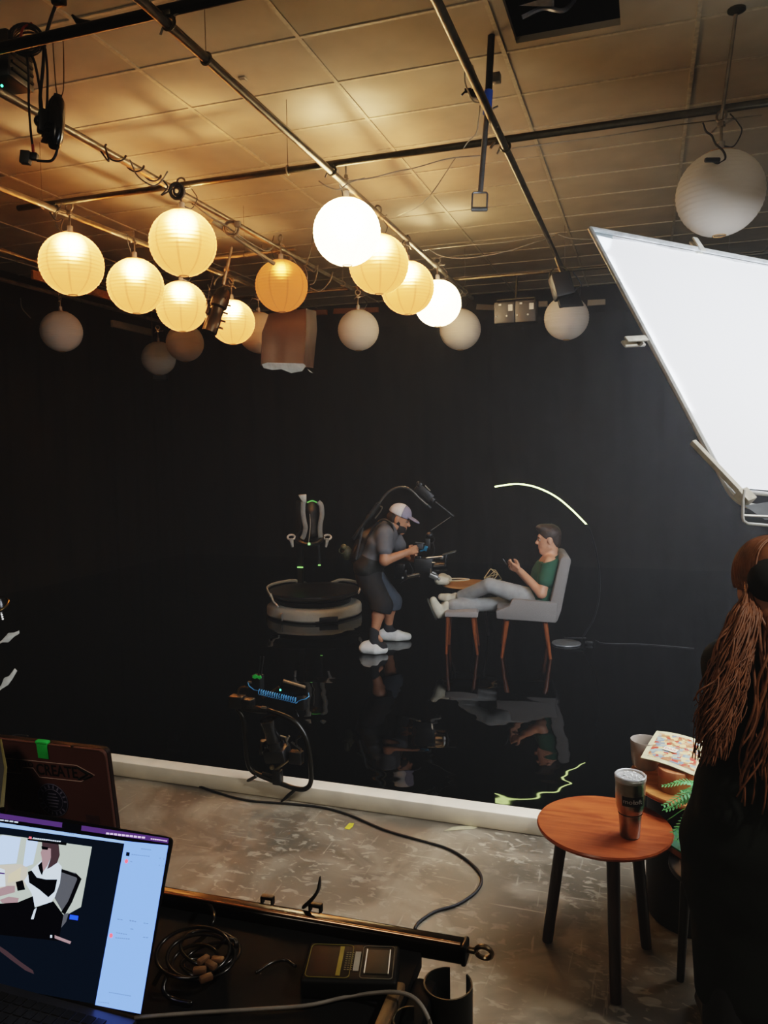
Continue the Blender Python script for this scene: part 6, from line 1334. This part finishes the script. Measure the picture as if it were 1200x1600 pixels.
ends = [pd(1038, 1258, 2.66), pd(1052, 1300, 2.62), pd(1058, 1312, 2.58), pd(1068, 1282, 2.6), pd(1062, 1255, 2.7), pd(1066, 1236, 2.72), pd(1074, 1308, 2.58), pd(1078, 1250, 2.68), pd(1085, 1296, 2.6)]
for k in range(22): a = rnd.uniform(0, 6.28); ends.append(crown + V(.2 * math.cos(a), .2 * math.sin(a), rnd.uniform(-.06, .14)))
for e_ in ends:
    mid = crown.lerp(e_, .5) + V(0, 0, .06 + .03 * rnd.random()); path = smoothpath([crown, mid, e_], 9); m.tube(path, [.0014] * len(path), 4)
    for i in range(3, len(path)):
        d = (path[i] - path[i - 1]).normalized(); sd = d.cross(V(0, 0, 1)); sd = sd.normalized() if sd.length > .01 else V(1, 0, 0); L_ = .030 * (1 - (i / len(path)) ** 2.5) + .008
        for s_ in (1, -1):
            tip = path[i] + (sd * s_ + d * .45 + V(0, 0, -.15)) * L_; w_ = d * .0042
            m.mesh([path[i] - w_ * .6, path[i] + w_ * .6, path[i].lerp(tip, .6) + w_, tip, path[i].lerp(tip, .6) - w_], [(0, 1, 2, 3, 4)])
m.build('fronds', P('fern_green', '4f9a55', .5, var=.3, scale=30), t, ang=180)
# ------------------------------------------------------------------ long-haired person at the right edge
pd_ = 2.35; hc = pd(1197, 920, pd_); base = V(hc.x + .02, hc.y, 0)
F = Matrix.Translation(base) @ Matrix.Rotation(math.radians(100), 4, 'Z')      # x faces the pool, y to her left
Li = lambda px, py, x=None, dd=pd_: tuple(F.inverted() @ pd(px, py, dd))
wo = thing('person', 'dark-clothed person with long wavy auburn hair cropped at the right edge', 'person', base, math.radians(100))
hh = (F.inverted() @ hc); H = headframe(hh, (1, .15, -.1), (.1, 0, 1)); nz = hh.z
neck = (hh.x - .03, hh.y, nz - .15); chest = (-.02, hh.y, nz - .36); waist = (0, hh.y, nz - .62); hips = (0, hh.y, nz - .78)
ll = Li(1112, 1012); sl = (.06, hh.y + .085, nz - .25); sr = (-.07, hh.y - .145, nz - .25)
el = Li(1130, 1265); wl = (el[0] + .12, el[1] - .06, el[2] - .12)
def wt(g): return [(cone(neck, chest, .07 + g, .10 + g, (1, .88, 1)), .05), (cone(chest, waist, .10 + g, .10 + g, (1, .78, 1)), .05), (cone(waist, hips, .105 + g, .125 + g, (1, .65, 1)), .05), (cone(sl, chest, .06 + g, .08 + g), .06), (cone(sr, chest, .06 + g, .08 + g), .06)]
b = Field(.009)
for p, k in wt(0): b.add(p, k)
b.add(cone(neck, tuple(H @ V(-.02, 0, -.06)), .052, .048), .03)
for p, k in head_prims(H): b.add(p, k)
er = (el[0], 2 * hh.y - el[1], el[2]); wr_ = (wl[0], 2 * hh.y - wl[1], wl[2])
for s_, e_, w_ in ((sl, el, wl), (sr, er, wr_)): b.add(cone(s_, e_, .048, .042), .03); b.add(cone(e_, w_, .04, .028), .02)
for s_ in (1, -1): b.add(cone((0, hh.y + .08 * s_, nz - .8), (0, hh.y + .09 * s_, .48), .08, .055), .03); b.add(cone((0, hh.y + .09 * s_, .48), (-.03, hh.y + .09 * s_, .06), .054, .036), .02); b.add(cone((-.04, hh.y + .09 * s_, .035), (.15, hh.y + .11 * s_, .028), .034, .028), .03)
mb = MB(); b.run(mb, F); h = Field(.005)
for w_, e_, s_ in ((wl, el, 1), (wr_, er, -1)): h.add(cone(Vector(w_).lerp(Vector(e_), .2), w_, .030, .026), .01); h.adds(hand(w_, Vector(w_) - Vector(e_), (0, -s_, -.3), (.3, 0, 1), .6), .006)
h.run(mb, F); mb.build('body', skin, wo, ang=180); eyes(H, F, wo)
f = Field(.009)
for p, k in wt(.022): f.add(p, k)
hem_l = Li(1078, 1400); 
for s_, e_, w_ in ((sl, el, wl), (sr, er, wr_)): f.add(cone(s_, e_, .066, .062), .03); f.add(cone(e_, Vector(e_).lerp(Vector(w_), .85), .06, .048), .03)
f.add(cone(hips, (0, hh.y, .55), .125, .13, (1, .62, 1)), .06).add(cone((0, hh.y, .55), (0, hh.y, .2), .13, .115, (1, .62, 1)), .05); f.cut((0, 0, nz - .135), (0, 0, 1))
f.run(MB_ := MB(), F); MB_.build('jacket', P('dark_coat', '141814', .9, var=.3, scale=9, bump=.4, spec=.2), wo, ang=180)
f = Field(.009)
for s_ in (1, -1): f.add(cone((0, hh.y + .08 * s_, .7), (0, hh.y + .09 * s_, .45), .10, .085), .03); f.add(cone((0, hh.y + .09 * s_, .45), (-.03, hh.y + .09 * s_, .09), .085, .075), .03)
f.run(MB_ := MB(), F); MB_.build('trousers', P('black_trousers', '0a0a0b', .9), wo, ang=180)
for s_ in (1, -1):
    f = Field(.008); f.add(cone((-.05, hh.y + .09 * s_, .045), (.05, hh.y + .1 * s_, .045), .043, .045)).add(cone((.05, hh.y + .1 * s_, .045), (.17, hh.y + .11 * s_, .036), .045, .034), .02); f.cut((0, 0, .001), (0, 0, -1)); f.run(MB_ := MB(), F); MB_.build('shoe', black_plastic, wo, ang=180)
hm = P('auburn_hair', '74492f', .55, var=.35, scale=30, bump=.2)
T = lambda x, y, z: tuple(H @ V(x, y, z)); f = Field(.008)
f.add(ell(T(-.02, 0, .04), (.112, .092, .112), H)).add(ell(T(-.05, .0, -.06), (.075, .088, .10), H), .03); f.cut(T(.088, 0, .075), (H.to_3x3() @ V(.125, 0, -.10))); f.sub(ell(T(.0, .10, -.02), (.03, .03, .035), H)); m = MB(); f.run(m, F)
rnd = random.Random(4); IF = F.inverted()
def strand(m, pts, r0, wav, ph, fr):
    P_ = smoothpath(pts, 12); out = []; n = len(P_)
    for i, p in enumerate(P_): t_ = i / (n - 1); out.append(p + V(math.sin(ph + t_ * fr), math.cos(ph * 1.3 + t_ * fr * .9), .4 * math.sin(ph * 2 + t_ * fr)) * wav * t_)
    m.tube(out, [r0 * (1 - .55 * (i / (n - 1)) ** 1.5) for i in range(n)], 5)
for k in range(430):
    q_ = rnd.random(); u_ = rnd.random()
    a0_ = Vector(T(-.045 + .07 * (u_ - .5), .086 - .04 * abs(u_ - .5), .04 - .13 * q_))
    xa = 1146 + 42 * u_; xb = 1122 + 55 * u_; xc = 1108 + 58 * u_; xe = 1088 + 52 * u_ + rnd.uniform(-5, 10); ye = rnd.uniform(1095, 1198) - 90 * max(0, u_ - .5) 
    dd = pd_ - .09 - .05 * math.sin(u_ * PI) + rnd.uniform(-.02, .02)
    xm, ym = (xb + xe) / 2 + rnd.uniform(-3, 7), (1000 + ye) / 2; pts = [F @ a0_, pd(xa, 955 + rnd.uniform(-8, 8), dd + .02), pd(xb, 1010 + rnd.uniform(-10, 10), dd - .02), pd(xm, ym, dd - .04), pd(xe, ye, dd - .05)]
    strand(m, pts, rnd.uniform(.0018, .0042), rnd.uniform(.008, .024), rnd.uniform(0, 6.28), rnd.uniform(8, 17))
for k in range(60):
    u_ = rnd.random(); sd = F @ Vector(T(-.06 - .03 * u_, .08 - .16 * rnd.random(), -.02)); e_ = F @ Vector((-.16 - .03 * u_, hh.y + rnd.uniform(-.15, .12), nz - rnd.uniform(.4, .62))); strand(m, [sd, sd.lerp(e_, .4) + (F.to_3x3() @ V(-.05, 0, 0)), e_], .006, .014, rnd.uniform(0, 6), 14)
for k in range(170):                                           # hair drawn over the head from the parting to behind the ear
    a_ = rnd.uniform(-.55, .95); sd_ = 1 if k % 3 else -1; pts = []
    for i in range(9):
        e_ = (PI / 2 - .06) * (1 - i / 8) - .35 * (i / 8); x_ = .06 - .13 * a_ - .05 * (i / 8)
        rr = .112 + .003 * rnd.random(); k_ = math.sqrt(max(.08, 1 - ((x_ + .02) / .125) ** 2)); pts.append(F @ Vector(T(x_, sd_ * .094 * k_ * math.cos(e_) * (rr / .112), .042 + .118 * k_ * math.sin(e_))))
    m.tube(smoothpath(pts, 3), .0032, 5)
m.build('hair', hm, wo, ang=180)
f = Field(.008); f.add(ell(T(-.09, .02, .03), (.06, .075, .07), H)); f.run(MB_ := MB(), F); MB_.build('head_dark_oval', P('head_oval_black', '0b0c0c', .9), wo, ang=180, label='black oval on the back of the head')  # dark rounded shape set on the back of the head
# added unseen fill lamp behind the camera, stands in for ambient light
ld = bpy.data.lights.new('fill_light', 'AREA'); ld.energy = 14; ld.size = 1.0; ld.color = (1, .86, .7)
lo = bpy.data.objects.new('fill_light', ld); COL.objects.link(lo); src = V(-1.6, -1.6, 3.6); lo.matrix_world = frame(z=src - V(-1.0, 2.0, .9), o=src)
# added off-frame spot, high right, to brighten the near floor and table
ld = bpy.data.lights.new('fill_spot', 'SPOT'); ld.energy = 130; ld.spot_size = 1.25; ld.spot_blend = .8; ld.shadow_soft_size = .12; ld.color = (1, .93, .82)
lo = bpy.data.objects.new('fill_spot', ld); COL.objects.link(lo); src = V(2.3, 1.6, 3.7); lo.matrix_world = frame(z=src - V(-.5, 2.6, .2), o=src)
# ------------------------------------------------------------------ light and picture
w = bpy.data.worlds.new('studio_dark'); scn.world = w; w.use_nodes = True
w.node_tree.nodes['Background'].inputs[0].default_value = (.0, .0, .0, 1)
HAZE = 0.011
if HAZE:
    vs = w.node_tree.nodes.new('ShaderNodeVolumeScatter'); vs.inputs['Density'].default_value = HAZE; vs.inputs['Anisotropy'].default_value = .25; vs.inputs['Color'].default_value = (.93, .95, .97, 1)
    w.node_tree.links.new(vs.outputs[0], w.node_tree.nodes['World Output'].inputs['Volume'])
scn.view_settings.view_transform = 'Filmic'
scn.view_settings.look = 'Medium High Contrast'
scn.view_settings.exposure = 1.0
cy = scn.cycles
cy.max_bounces = 8; cy.diffuse_bounces = 4; cy.glossy_bounces = 4; cy.transmission_bounces = 6; cy.volume_bounces = 0
cy.sample_clamp_indirect = 6; cy.use_denoising = True; cy.use_light_tree = True; cy.use_adaptive_sampling = True; cy.adaptive_threshold = .03
cy.caustics_reflective = False; cy.caustics_refractive = False

# things of one kind share a group phrase
from collections import defaultdict
kinds = defaultdict(list)
for o in scn.objects:
    if o.parent is None and o.get('label'): kinds[o.name.split('.')[0]].append(o)
for k, os_ in kinds.items():
    if len(os_) > 1 and k != 'person':
        for o in os_:
            if not o.get('group'): o['group'] = k.replace('_', ' ') + 's in the studio'
